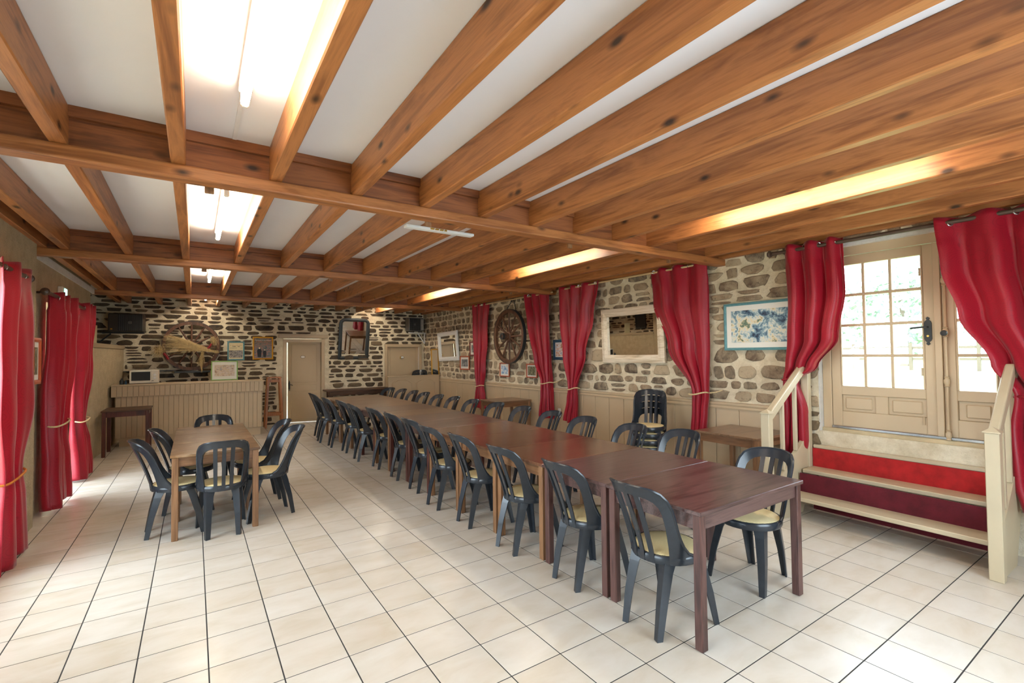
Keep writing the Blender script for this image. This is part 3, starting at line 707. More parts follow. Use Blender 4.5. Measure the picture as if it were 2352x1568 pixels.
# ------------------------------------------------------------------ bistro chair
def chair_meshes():
    R = {}
    def bp(s_, z, off=0.0):
        t = max(0.0, (z - 0.43) / 0.43); r = 0.205 + 0.030 * t; th = s_ / 0.215
        lean = 0.135 * t ** 1.25
        rr = r + off; return Vector((rr * math.sin(th), -rr * math.cos(th) - lean, z + off * 0.25 + 0.016 * t))
    outer = [(.36,.425),(.35,.446),(.32,.453),(.285,.47),(.26,.51),(.245,.56),(.238,.62),(.236,.68),(.232,.73),(.218,.78),(.19,.82),(.15,.843),(.10,.853),(.05,.857),(0,.858)]
    inner = [(.165,.405),(.165,.42),(.165,.44),(.167,.47),(.17,.51),(.173,.56),(.176,.62),(.176,.66),(.174,.70),(.165,.74),(.145,.77),(.115,.788),(.08,.797),(.04,.80),(0,.801)]
    o_ = outer + [(-a, b) for a, b in outer[-2::-1]]; i_ = inner + [(-a, b) for a, b in inner[-2::-1]]
    n = len(o_); T = 0.007; mb = MB(); vs = []
    mid = [((a[0] + b[0]) / 2, (a[1] + b[1]) / 2) for a, b in zip(o_, i_)]
    for off, e in ((T, 0.0), (-T, 0.0)):
        for k in range(n):
            vs.append(bp(*o_[k], off)); vs.append(bp(*mid[k], off)); vs.append(bp(*i_[k], off))
    fs = []
    for k in range(n - 1):
        for j in (0, 1):
            fs.append((3*k+j, 3*k+j+1, 3*k+4+j, 3*k+3+j)); q = 3*n; fs.append((q+3*k+j, q+3*k+3+j, q+3*k+4+j, q+3*k+j+1))
        for j in (0, 2): fs.append((3*k+j, 3*k+3+j, 3*n+3*k+3+j, 3*n+3*k+j))
    for k in (0, n - 1):
        for j in (0, 1): fs.append((3*k+j, 3*n+3*k+j, 3*n+3*k+j+1, 3*k+j+1))
    mb.add(vs, fs)
    # raised lip along the outer edge
    mb.tube([bp(a, b, 0.004) for a, b in o_[2:-2]], 0.0085, 6)
    R['backrest'] = mb.mesh('backrest')
    def slat(c):
        mb = MB(); zs = [.405, .46, .52, .58, .64, .70, .76, .805]; vs = []; fs = []
        for z in zs:
            for off in (0.006, -0.006):
                for e in (-0.015, 0.015): vs.append(bp(c + e, z, off))
        for k in range(len(zs) - 1):
            a, b = 4*k, 4*k+4; fs += [(a, a+1, b+1, b), (a+2, b+2, b+3, a+3), (a, b, b+2, a+2), (a+1, a+3, b+3, b+1)]
        fs += [(0, 2, 3, 1)]; q = 4 * (len(zs) - 1); fs += [(q, q+1, q+3, q+2)]
        return mb.add(vs, fs).mesh('slat')
    R['slats'] = [slat(c) for c in (-0.064, 0.0, 0.064)]
    mb = MB(); mb.lathe([(0.0, 0.412), (0.19, 0.410), (0.206, 0.404), (0.212, 0.420), (0.211, 0.446), (0.205, 0.454), (0.194, 0.454), (0.190, 0.448), (0.0, 0.448)], 36); R['seat_rim'] = mb.mesh('seat_rim')
    mb = MB(); mb.lathe([(0.0, 0.447), (0.192, 0.447), (0.192, 0.455), (0.186, 0.459), (0.12, 0.463), (0.0, 0.465)], 36); R['cane_seat'] = mb.mesh('cane_seat')
    def leg(top, foot, w0, w1, outd):
        mb = MB(); top = Vector(top); foot = Vector(foot); o = Vector((*outd, 0)).normalized(); s = Vector((-o.y, o.x, 0))
        e1 = (-o + s).normalized(); e2 = (-o - s).normalized(); vs = []
        rings = [(0.0, w0 * 1.5), (0.06, w0 * 1.15), (0.16, w0), (0.55, (w0 + w1) / 2), (1.0, w1)]
        for t, w in rings:
            p = top.lerp(foot, t); p = p + o * (0.012 * math.sin(PI * min(1, t * 1.2)))
            th = 0.010
            for a, b in ((0, 0), (w, 0), (w, th), (th * 1.4, th * 1.4), (th, w), (0, w)): vs.append(p + e1 * a + e2 * b)
        fs = []
        for k in range(len(rings) - 1):
            for j in range(6): fs.append((6*k+j, 6*k+(j+1) % 6, 6*k+6+(j+1) % 6, 6*k+6+j))
        fs += [tuple(range(6))[::-1], tuple(range(24, 30))]
        return mb.add(vs, fs).mesh('leg')
    R['legs'] = [leg((s_ * 0.125, -0.165, 0.425), (s_ * 0.132, -0.252, 0.0), 0.060, 0.036, (s_ * 0.45, -1.0)) for s_ in (-1, 1)] + \
                [leg((s_ * 0.165, 0.115, 0.425), (s_ * 0.212, 0.205, 0.0), 0.060, 0.036, (s_ * 1.0, 0.75)) for s_ in (-1, 1)]
    return R
CM = chair_meshes()
def make_chair():
    t = thing('bistro_chair', 'black plastic bistro chair', 'chair')
    inst('backrest', CM['backrest'], 'chair_plastic', t, smooth=True)
    for me in CM['slats']: inst('slat', me, 'chair_plastic', t, smooth=True)
    inst('seat_rim', CM['seat_rim'], 'chair_plastic', t, smooth=True); inst('cane_seat', CM['cane_seat'], 'cane', t, smooth=True)
    for me in CM['legs']: inst('leg', me, 'chair_plastic', t)
    return t
chair0 = make_chair(); used = [False]
def chair(x, y, rz, label, group, z=0.0):
    if not used[0]: t = chair0; used[0] = True
    else: t = copy_tree(chair0)
    t.location = (x, y, z); t.rotation_euler = (0, 0, rz); tag(t, label, 'chair', group); return t
ORD = ['first', 'second', 'third', 'fourth', 'fifth', 'sixth', 'seventh', 'eighth', 'ninth', 'tenth', 'eleventh', 'twelfth', 'thirteenth', 'fourteenth']
# facing +X (rear feet at smaller x): local +Y -> +X means rz = -90 degrees
LC = [(2.09, -1.058), (2.09, -0.382), (2.06, 0.348), (2.06, 1.071), (2.035, 1.731), (2.10, 2.417), (2.11, 3.10), (2.102, 3.85), (2.015, 4.522), (2.028, 5.286), (1.94, 5.918), (1.882, 6.53), (1.96, 7.19)]
for i, (x, y) in enumerate(LC):
    chair(x + 0.245, y, -PI / 2 + R0.uniform(-0.05, 0.05), 'black bistro chair on the open floor side of the long row, %s from the stairs' % ORD[i], 'chairs on the open floor side')
RC = [(3.49, -1.06, 0.0), (3.74, -0.13, 0.03), (3.66, 0.42, 0.0), (3.67, 1.14, 0.05), (3.72, 1.83, -0.02), (3.74, 2.51, 0.0), (3.72, 3.16, 0.06), (3.70, 3.89, 0.0), (3.71, 4.59, -0.05), (3.66, 5.13, 0.0), (3.68, 5.80, 0.04), (3.70, 6.42, 0.0), (3.68, 7.02, 0.05), (3.62, 7.52, 0.35)]
for i, (x, y, a) in enumerate(RC):
    chair(x - 0.245, y, PI / 2 + a, 'black bistro chair on the stone wall side of the long row, %s from the stairs' % ORD[i], 'chairs on the stone wall side')
SC = [(-0.19, 2.525, -PI/2 + 0.05, 'black bistro chair at the small group, window side, open end'), (-0.09, 3.22, -PI/2, 'black bistro chair at the small group, window side, bar end'),
      (0.155, 2.297, 0.0, 'black bistro chair at the open end of the small group of tables'), (0.545, 2.53, PI/2 + 0.10, 'black bistro chair at the small group, long row side, open end'),
      (0.508, 3.14, PI/2 + 0.05, 'black bistro chair at the small group, long row side, bar end'), (0.14, 3.885, PI, 'black bistro chair at the bar end of the small group of tables')]
for (x, y, a, lb) in SC: chair(x, y, a, lb, 'chairs around the small group of tables')
sa = PI / 2 + 0.55
for k in range(4):
    chair(4.70, 1.08, sa, 'black bistro chair, %s from the floor in the stack by the panelling' % ORD[k], 'chairs stacked by the panelling', z=0.083 * k)
for k in range(5):
    chair(4.90, 9.02, PI / 2 + 0.9, 'black bistro chair, %s from the floor in the stack behind the panelled screen' % ORD[k], 'chairs stacked behind the screen', z=0.083 * k)

# ------------------------------------------------------------------ curtains
def lerp_prof(prof, z):
    for (a, b) in zip(prof, prof[1:]):
        if a[0] >= z >= b[0]:
            t = (a[0] - z) / (a[0] - b[0]); t = t * t * (3 - 2 * t)
            return [p + (q - p) * t for p, q in zip(a[1:], b[1:])]
    return prof[-1][1:] if z < prof[-1][0] else prof[0][1:]
def curtain(label, prof, nf, rings, rodz, tie=None, rope='rope_cream', seed=1, hook=None, group=None, side=-1, ringmat='steel'):
    """prof rows: (z, y_start, y_end, x_centre, fold_amplitude); hangs in the YZ plane"""
    rng = random.Random(seed); ph = rng.uniform(0, 6)
    zt, zb = prof[0][0], prof[-1][0]; yc = (prof[0][1] + prof[0][2]) / 2; xc = prof[0][3]
    t = thing('curtain', label, 'curtain', (xc, yc, zt), group=group)
    NU, NV = nf * 12 + 1, 56; vs = []; fs = []
    for j in range(NV):
        z = zt + (zb - zt) * j / (NV - 1); ya, yb, xx, am = lerp_prof(prof, z)
        for i in range(NU):
            u = i / (NU - 1); q = 2 * PI * nf * (u + 0.09 * noise.noise(Vector((u * 2.6, z * 0.35, seed * 1.7)))) + ph
            wob = 0.25 * noise.noise(Vector((u * 5, z * 1.3, seed * 3.1)))
            x = xx + side * am * (1.0 + 0.5 * noise.noise(Vector((u * nf * 0.9, z * 0.5, seed * 7.7)))) * (math.sin(q + 1.2 * wob) + 0.35 * math.sin(2.0 * q + 1.3 + z * 0.7) * (1 if j > 4 else 0.3)) + 0.02 * noise.noise(Vector((u * 3, z * 2.0, seed)))
            y = ya + (yb - ya) * u + 0.4 * am * math.cos(q) * (0.5 if 0 < i < NU - 1 else 0)
            vs.append((x - xc, y - yc, z - zt + (0.012 * math.sin(q) if j == 0 else 0) + (0.014 * math.sin(q * 0.5 + 1) if j == NV - 1 else 0)))
    for j in range(NV - 1):
        for i in range(NU - 1): a = j * NU + i; fs.append((a, a + 1, a + NU + 1, a + NU))
    mb = MB(); mb.add(vs, fs); o = mb.obj('fabric', 'curtain_satin', t, recalc=False)
    for p in o.data.polygons: p.use_smooth = True
    md = o.modifiers.new('thickness', 'SOLIDIFY'); md.thickness = 0.003
    ya, yb = prof[0][1], prof[0][2]
    for k in range(rings):
        u = (k + 0.5) / rings; y = ya + (yb - ya) * u
        rg = MB(); rg.lathe([(0.020 + 0.006 * math.cos(a), 0.005 * math.sin(a)) for a in [2*PI*i/8 for i in range(8)]], 20, Matrix.Rotation(0.75 if k % 2 else -0.75, 3, 'Z') @ Matrix.Rotation(PI/2, 3, 'X'), closed=True)
        rg.obj('eyelet', ringmat, t, (0, y - yc, rodz - zt), smooth=True)
    if tie:
        zt_, ya, yb, xx, r2 = tie
        pts = [(xx - xc + r2 * math.cos(a), (ya + yb) / 2 - yc + (yb - ya) / 2 * math.sin(a), zt_ - zt + 0.02 * math.sin(a) + 0.006 * math.cos(3 * a)) for a in [2*PI*i/28 for i in range(28)]]
        rp = MB(); rp.tube(pts, 0.009, 6, closed=True); ro_ = rp.obj('tieback_cord', rope, t, smooth=True)
        if hook:
            rp = MB(); h = Vector(hook) - Vector((xc, yc, zt)); s0 = Vector(pts[hook_start(pts, h)]); rp.tube([s0, s0.lerp(h, 0.5) + Vector((0, 0, -0.01)), h], 0.008, 6); rp.obj('tieback_tail', rope, t, smooth=True)
    return t
def hook_start(pts, h): return min(range(len(pts)), key=lambda i: (Vector(pts[i]) - h).length)
XC = 5.17
G1 = 'red curtains along the stone wall'
curtain('narrow red curtain tied low between the white mirror and the hanging wheel', [(2.725, 6.46, 5.74, XC, .035), (2.0, 6.42, 5.82, XC, .04), (1.3, 6.34, 5.94, XC, .045), (0.91, 6.27, 6.03, XC, .045), (0.75, 6.32, 5.99, XC, .05), (0.43, 6.42, 5.97, XC, .05)], 3, 4, 2.70, (0.92, 6.28, 6.02, XC, .085), seed=2, group=G1)
curtain('red curtain tied to the right just beyond the hanging wheel', [(2.735, 4.37, 3.61, XC, .035), (2.2, 4.28, 3.60, XC, .04), (1.5, 4.08, 3.60, XC, .045), (1.10, 3.88, 3.62, XC, .05), (0.85, 3.90, 3.60, XC, .05), (0.47, 3.95, 3.58, XC, .055)], 3, 4, 2.715, (1.09, 3.90, 3.59, XC, .085), seed=3, hook=(5.285, 3.42, 1.18), group=G1)
curtain('red curtain tied in the middle beside the small blue frame', [(2.745, 3.33, 2.38, XC, .035), (2.2, 3.32, 2.50, XC, .04), (1.6, 3.25, 2.68, XC, .045), (1.03, 3.12, 2.93, XC, .05), (0.85, 3.16, 2.92, XC, .05), (0.47, 3.26, 2.93, XC, .06)], 3, 5, 2.72, (1.03, 3.13, 2.92, XC, .095), seed=4, group=G1)
curtain('wide red curtain tied to the right of the limed wood mirror', [(2.745, 1.42, 0.53, XC, .035), (2.3, 1.38, 0.53, XC, .04), (1.7, 1.16, 0.53, XC, .045), (1.09, 0.79, 0.55, XC, .05), (0.9, 0.79, 0.57, XC, .05), (0.60, 0.81, 0.59, XC, .055)], 3, 5, 2.72, (1.10, 0.80, 0.545, XC, .09), seed=5, hook=(5.29, 0.42, 1.15), group=G1)
XE = 5.14
curtain('red curtain gathered behind the stair handrail beside the large garden print', [(2.725, -0.41, -0.965, XE, .04), (2.2, -0.42, -0.97, XE, .05), (1.75, -0.41, -0.90, XE, .06), (1.45, -0.40, -0.70, XE, .065), (1.32, -0.39, -0.52, XE - .01, .055), (1.0, -0.38, -0.60, XE - .01, .06), (0.7, -0.37, -0.60, XE - .01, .06), (0.40, -0.37, -0.53, XE - .01, .05)], 3, 4, 2.685, (1.33, -0.385, -0.53, XE - .01, .10), rope='rope_red', seed=6, group=G1)
curtain('red curtain drawn across the narrow leaf of the glazed door', [(2.715, -1.66, -2.62, XE, .045), (2.3, -1.70, -2.62, XE, .06), (1.9, -1.80, -2.60, XE, .07), (1.5, -1.98, -2.56, XE, .075), (1.27, -2.10, -2.45, XE, .07), (1.0, -2.07, -2.50, XE, .07), (0.6, -2.08, -2.52, XE, .07), (0.38, -2.12, -2.50, XE, .07)], 3, 5, 2.665, (1.27, -2.09, -2.46, XE, .11), rope='rope_red', seed=7, group=G1)
G2 = 'red curtains along the window wall'
curtain('red curtain with gold cord at the large window, nearest the pier', [(2.38, 2.02, 2.76, -1.27, .028), (1.8, 2.02, 2.78, -1.27, .032), (1.2, 2.03, 2.78, -1.27, .035), (0.72, 2.10, 2.58, -1.27, .04), (0.5, 2.08, 2.62, -1.265, .04), (0.015, 2.04, 2.68, -1.26, .045)], 2, 3, 2.32, (0.70, 2.09, 2.60, -1.27, .07), rope='rope_gold', seed=9, side=1, group=G2)
curtain('dark red curtain with knotted cream cord before the french window', [(2.33, 3.86, 4.64, -1.29, .05), (1.7, 3.84, 4.60, -1.30, .055), (1.0, 3.82, 4.36, -1.315, .06), (0.85, 3.82, 4.32, -1.315, .055), (0.5, 3.80, 4.46, -1.30, .06), (0.05, 3.78, 4.54, -1.29, .065)], 3, 4, 2.27, (0.93, 3.82, 4.35, -1.31, .10), seed=10, side=1, group=G2)
curtain('backlit pink red curtain at the far side of the french window', [(2.36, 5.36, 5.98, -1.30, .055), (1.6, 5.36, 5.96, -1.31, .06), (0.95, 5.42, 5.80, -1.34, .05), (0.78, 5.44, 5.76, -1.34, .05), (0.5, 5.38, 5.86, -1.32, .06), (0.03, 5.34, 5.95, -1.30, .065)], 3, 3, 2.30, (0.80, 5.43, 5.78, -1.335, .085), seed=12, side=1, group=G2)

def rod(label, x, y0, y1, z, r, mat, finial=True):
    t = thing('curtain_rod', label, 'curtain rod', (x, (y0 + y1) / 2, z)); h = (y1 - y0) / 2
    m = MB(); m.tube([(0, -h, 0), (0, h, 0)], r, 10); m.obj('pole', mat, t, smooth=True)
    for s_ in (-1, 1):
        if finial:
            m = MB(); m.lathe([(0.0, 0.0), (r * 1.2, 0.0), (r * 0.8, 0.012), (r * 1.7, 0.02), (r * 2.0, 0.035), (r * 1.5, 0.052), (0.0, 0.06)], 12, Matrix.Translation((0, s_ * h, 0)) @ Matrix.Rotation(-s_ * PI/2, 4, 'X')); m.obj('finial', mat, t, smooth=True)
        wx = (XR if x > 0 else (XL1 if y0 < 3 else XL2)) - x
        m = MB(); m.tube([(0, s_ * (h - 0.08), 0), (wx, s_ * (h - 0.08), 0)], r * 0.6, 8); m.obj('bracket', mat, t)
rod('pale wooden curtain rod over the hanging wheel', XC, 3.55, 6.52, 2.70, 0.013, 'pale_wood', False)
rod('pale wooden curtain rod over the limed wood mirror', XC, 0.50, 3.40, 2.715, 0.013, 'pale_wood', False)
rod('dark brown curtain rod above the glazed door', XE, -2.75, -0.30, 2.675, 0.019, 'rod_brown')
rod('brown curtain rod above the large window', -1.27, 0.35, 2.74, 2.32, 0.019, 'rod_brown')
rod('brown curtain rod above the french window', -1.30, 3.50, 6.02, 2.285, 0.019, 'rod_brown')

# ------------------------------------------------------------------ pictures and mirrors
def framed(name, label, cat, c, wd, h, face, fm, fwid, content, mount=0.0, depth=0.022, group=None, arch=False, tilt=0.0, twist=0.0, inner=None):
    rz = {'far': 0.0, 'right': -PI/2, 'left': PI/2}[face]
    t = thing(name, label, cat, c, rot=(tilt, twist, rz), group=group)
    if not arch:
        o = [(-wd/2, -h/2), (wd/2, -h/2), (wd/2, h/2), (-wd/2, h/2)]; i_ = [(-wd/2 + fwid, -h/2 + fwid), (wd/2 - fwid, -h/2 + fwid), (wd/2 - fwid, h/2 - fwid), (-wd/2 + fwid, h/2 - fwid)]
    else:
        def rr(W_, H_, r):
            p = [(-W_/2, -H_/2), (W_/2, -H_/2)]
            for k in range(9): a = PI/2 * k / 8; p.append((W_/2 - r + r * math.cos(a), H_/2 - r + r * math.sin(a)))
            for k in range(9): a = PI/2 + PI/2 * k / 8; p.append((-W_/2 + r + r * math.cos(a), H_/2 - r + r * math.sin(a)))
            return p
        o = rr(wd, h, 0.16); i_ = rr(wd - 2*fwid, h - 2*fwid, 0.06)
    n = len(o); vs = []; md = [((a[0]+b[0])/2, (a[1]+b[1])/2) for a, b in zip(o, i_)]
    for pts, d in ((o, 0.0), (o, -depth * 0.8), (md, -depth), (i_, -depth * 0.65), (i_, 0.0)):
        for a, b in pts: vs.append((a, d, b))
    fs = []
    for L in range(4):
        for k in range(n): fs.append((L*n+k, L*n+(k+1) % n, (L+1)*n+(k+1) % n, (L+1)*n+k))
    mb = MB(); mb.add(vs, fs); mb.obj('frame', fm, t)
    def plate(nm, pts, d, mat):
        q = MB(); q.prism(pts, lambda a, b, dd: (a, dd, b), -d - 0.003, -d); return q.obj(nm, mat, t)
    if mount:
        plate('mount', i_, 0.002, 'white_mount'); wi, hi = wd/2 - fwid - mount, h/2 - fwid - mount
        if inner: wi, hi = inner[0]/2, inner[1]/2
        plate('print', [(-wi, -hi), (wi, -hi), (wi, hi), (-wi, hi)], 0.006, content)
    else: plate('glass' if content == 'mirror_glass' else 'print', i_, 0.004, content)
    return t
yq = YF - 0.032
p1 = framed('framed_poster', 'teal framed cream poster with a group photograph on the far wall', 'picture', (0.716, yq, 1.755), 0.337, 0.427, 'far', 'teal_paint', 0.028, 'poster_paper', 0.004)
m = MB(); m.box((0, -0.0105, -0.07), (0.262, 0.002, 0.165)); m.obj('group_photograph', 'print_crowd', p1)
def rowmarks(par, z, x0, x1, h, n, mat, seed):
    rg = random.Random(seed); m = MB(); x = x0
    for k in range(n):
        wd = (x1 - x0) / n
        if rg.random() > 0.12: m.box((x0 + wd * (k + 0.5), -0.0105, z + rg.uniform(-0.08, 0.08) * h), (wd * rg.uniform(0.5, 0.8), 0.002, h * rg.uniform(0.75, 1.0)))
    m.obj('lettering', mat, par)
rowmarks(p1, 0.130, -0.115, 0.115, 0.010, 24, 'red_wood', 1); rowmarks(p1, 0.100, -0.075, 0.075, 0.020, 10, 'black_paint', 2); rowmarks(p1, 0.064, -0.12, 0.02, 0.010, 14, 'rod_brown', 3); rowmarks(p1, 0.064, 0.09, 0.12, 0.010, 4, 'rod_brown', 4)
p2 = framed('framed_poster', 'gold framed dark autumn poster with two figures beside the ajar door', 'picture', (1.263, yq, 1.817), 0.428, 0.530, 'far', 'gold_frame', 0.032, 'print_autumn')
def text_mesh(par, txt, size, x, y, z, mat):
    cu_ = bpy.data.curves.new('lettering', 'FONT'); cu_.body = txt; cu_.size = size; cu_.align_x = 'CENTER'; cu_.extrude = 0.0006
    tmp = bpy.data.objects.new('lettering', cu_); COL.objects.link(tmp)
    dg = bpy.context.evaluated_depsgraph_get(); me = bpy.data.meshes.new_from_object(tmp.evaluated_get(dg)); bpy.data.objects.remove(tmp); bpy.data.curves.remove(cu_)
    inst('lettering', me, mat, par, (x, y, z), (PI / 2, 0, 0))
text_mesh(p2, "Pour qu'il y ait des printemps", 0.0275, 0, -0.0085, 0.175, 'white_mount')
for (x, z, s_) in ((-0.075, -0.09, 1.0), (0.035, -0.115, 0.8)):
    m = MB(); m.prism([(a * s_ + x, b * s_ + z) for a, b in ((-.035, -.12), (.035, -.12), (.045, .03), (.03, .07), (-.03, .07), (-.05, .03))], lambda a, b, d: (a, d, b), -0.0095, -0.0075); m.obj('figure', 'dark_void', p2)
    m = MB(); m.lathe([(0.0, -0.001), (0.016 * s_, -0.001), (0.016 * s_, 0.001), (0.0, 0.001)], 12, Matrix.Translation((x, -0.0085, z + 0.09 * s_)) @ Matrix.Rotation(PI/2, 4, 'X')); m.obj('figure_head', 'rope_cream', p2)
framed('framed_print', 'green framed pale street print standing on the bar counter', 'picture', (0.462, 8.71, 1.335), 0.482, 0.405, 'far', 'green_frame', 0.02, 'print_street', 0.06, tilt=-0.05, inner=(0.36, 0.235))
framed('arched_mirror', 'black framed mirror with rounded top corners on the far wall', 'mirror', (3.346, YF - 0.06, 2.05), 0.775, 1.065, 'far', 'black_paint', 0.085, 'mirror_glass', 0, 0.04, arch=True, tilt=0.17)
xq = XR - 0.032
framed('narrow_mirror', 'tall narrow gold framed mirror above the panelled screen', 'mirror', (xq, 8.68, 1.42), 0.46, 0.72, 'right', 'gold_frame', 0.035, 'mirror_glass', tilt=0.03)
framed('white_mirror', 'white framed mirror tilted on the stone wall beyond the curtains', 'mirror', (xq - 0.01, 7.86, 1.83), 1.10, 0.73, 'right', 'white_paint', 0.10, 'mirror_glass', 0, 0.045, tilt=0.05, twist=-0.03)
framed('small_photograph', 'small black and white photograph in brown frame below the white mirror', 'picture', (xq, 7.01, 1.42), 0.46, 0.33, 'right', 'red_wood', 0.03, 'print_photo', 0.05)
framed('small_photograph', 'small dark red framed photograph half hidden behind the narrow curtain', 'picture', (xq, 6.55, 1.75), 0.40, 0.33, 'right', 'redwood_dark', 0.03, 'print_photo', 0.05)
framed('small_print', 'red framed blue coast print under the hanging wheel', 'picture', (xq, 5.27, 1.295), 0.36, 0.285, 'right', 'red_wood', 0.022, 'print_coast', 0.035)
framed('small_print', 'red framed field photograph beside the curtain past the wheel', 'picture', (xq, 4.32, 1.295), 0.34, 0.265, 'right', 'red_wood', 0.022, 'print_field', 0.025)
framed('small_print', 'dark blue mottled frame with flower print between two curtains', 'picture', (xq, 3.44, 1.685), 0.43, 0.355, 'right', 'blue_frame', 0.05, 'print_flowers', 0.012)
framed('limed_mirror', 'broad limed wood framed mirror between two red curtains', 'mirror', (xq, 1.82, 1.88), 1.18, 0.815, 'right', 'limed_x', 0.115, 'mirror_glass', 0, 0.05, tilt=0.03)
framed('garden_print', 'large teal framed print of blue green garden colours near the steps', 'picture', (xq, -0.06, 1.912), 0.84, 0.555, 'right', 'teal_paint', 0.030, 'print_garden', 0.06)
framed('narrow_picture', 'wooden framed picture on the window wall pier beside the curtain', 'picture', (XL1 + 0.03, 3.29, 1.60), 0.28, 0.44, 'left', 'red_wood', 0.04, 'print_field', 0.05)

# ------------------------------------------------------------------ cart wheels
def wheel(label, c, rz, rad, hub, tail_chain):
    t = thing('cart_wheel', label, 'wheel', c, rz)       # local: wheel in the XZ plane, front faces -Y
    MX = Matrix.Rotation(PI/2, 4, 'X')
    def ring(r0, r1, d): return [(r0, -d), (r1, -d), (r1, d), (r0, d)]
    m = MB(); m.lathe(ring(rad - 0.075, rad - 0.008, 0.03), 48, MX, closed=True); m.obj('felloe', 'wheel_wood', t, smooth=True)
    m = MB(); m.lathe(ring(rad - 0.010, rad, 0.034), 48, MX, closed=True); m.obj('iron_tyre', 'black_iron', t, smooth=True)
    for k in range(12):
        a = 2 * PI * k / 12; d = Vector((math.sin(a), 0, math.cos(a)))
        m = MB(); m.tube([d * 0.06, d * (rad * 0.5), d * (rad - 0.065)], [0.019, 0.021, 0.014], 7); m.obj('spoke', 'wheel_wood', t, smooth=True)
    m = MB(); m.lathe([(0.0, -hub), (0.06, -hub), (0.062, -hub + 0.03), (0.07, -0.04), (0.09, -0.03), (0.09, 0.03), (0.07, 0.04), (0.06, hub * 0.5), (0.0, hub * 0.5)], 20, MX @ Matrix.Rotation(PI, 4, 'X')); hb = m.obj('hub', 'wheel_wood', t, smooth=True)
    m = MB(); m.lathe([(0.03, -0.02), (0.066, -0.02), (0.066, 0.02), (0.03, 0.02)], 20, Matrix.Translation((0, -hub + 0.008, 0)) @ MX, closed=True); m.obj('hub_band', 'black_iron', hb, smooth=True)
    return t
w1 = wheel('wooden cart wheel dressed with dry straw on the far wall', (-0.12, YF - 0.13, 1.865), 0.0, 0.535, 0.07, False)
w2 = wheel('wooden cart wheel hung by chains on the stone wall between curtains', (5.14, 4.90, 1.97), -PI/2, 0.545, 0.17, True)
def chain(pts, name, par):
    m = MB(); L = [Vector(p) for p in pts]
    tot = (L[1] - L[0]).length; n = int(tot / 0.035); d = (L[1] - L[0]) / n
    for k in range(n):
        p = L[0] + d * (k + 0.5); q = d.normalized(); s_ = q.orthogonal().normalized(); b = q.cross(s_)
        if k % 2: s_ = b
        m.tube([p + q * 0.024 * math.cos(a) + s_ * 0.012 * math.sin(a) for a in [2*PI*i/10 for i in range(10)]], 0.0045, 5, closed=True)
    m.obj(name, 'black_iron', par, smooth=True)
chain([(-0.16, 0.02, 0.50), (0.0, 0.10, 0.76)], 'chain', w2); chain([(0.22, 0.02, 0.48), (0.02, 0.10, 0.76)], 'chain', w2); chain([(-0.34, 0.06, 0.36), (-0.42, 0.08, 0.16)], 'chain', w2)
# straw sheaves
def straw(label, c, spec, seed, ribbon=None):
    rg = random.Random(seed); t = thing('straw_sheaf', label, 'straw', c); m = MB()
    for (p0, p1, n, s0, s1, sag) in spec:
        p0, p1 = Vector(p0), Vector(p1)
        for k in range(n):
            j = lambda s: Vector((rg.gauss(0, s), rg.uniform(-0.02, 0.02), rg.gauss(0, s)))
            a, b = p0 + j(s0), p1 + j(s1); mid = a.lerp(b, 0.5) + Vector((0, 0, sag + rg.uniform(-0.01, 0.01)))
            m.tube([a, mid, b], [0.0028, 0.0026, 0.0012], 3, cap=False)
    o = m.obj('stalks', 'straw', t, recalc=False); o['kind'] = 'stuff'
    if ribbon:
        m = MB(); m.tube(ribbon, 0.022, 8); m.obj('ribbon', 'ribbon_red', t, smooth=True)
yS = YF - 0.24
straw('wide fan of pale straw tied across the far wheel', (0, yS, 1.86), [((0.22, 0, -0.10), (-0.52, 0, 0.05), 190, 0.012, 0.085, 0.02), ((0.20, 0, -0.09), (-0.56, 0, 0.20), 60, 0.012, 0.03, 0.03), ((0.20, 0, -0.10), (0.36, 0, -0.13), 40, 0.012, 0.02, 0)], 1)
straw('drooping straw bunch with red ribbon at the far wheel left edge', (-0.70, yS, 1.80), [((0.06, 0, 0.02), (0.0, 0, -0.13), 60, 0.04, 0.05, 0.0), ((0.05, 0, 0.0), (-0.16, 0, -0.16), 14, 0.02, 0.05, 0.06)], 2, [(0.10, 0, -0.09), (0.14, 0, -0.14), (0.18, 0, -0.22)])
straw('small straw tuft with red ribbon at the far wheel right edge', (0.28, yS, 1.98), [((0.0, 0, 0.05), (0.0, 0, -0.06), 70, 0.04, 0.05, 0.0)], 3, [(-0.04, 0, -0.07), (-0.07, 0, -0.13), (-0.11, 0, -0.18)])
straw('tangled straw hank hanging below the fan on the far wheel', (0.05, yS, 1.68), [((0.03, 0, 0.06), (-0.01, 0, -0.20), 60, 0.015, 0.035, 0.0), ((0.0, 0, -0.12), (0.02, 0, -0.36), 26, 0.03, 0.015, 0.0)], 4)
m = MB()
for k in range(8): m.tube([(0.018 * k * 0.75, 0, 0.022 * k), (0.018 * k * 0.75 + 0.03, 0, 0.022 * k + 0.012)], 0.006, 5)
tag(m.obj('corn_braid', 'rope_cream', None, (-0.14, yS, 1.62)), 'short braided cream ornament hanging on the far wheel spokes', 'ornament')
# dark shelf rail under the wheel
m = MB(); m.bx(-1.26, -0.40, 9.30, YF, 1.335, 1.352); m.bx(-0.42, 0.22, 9.27, YF, 1.29, 1.325, 0.004)
tag(m.obj('wall_shelf', 'black_paint', None), 'dark thin shelf rail under the straw dressed wheel', 'shelf')

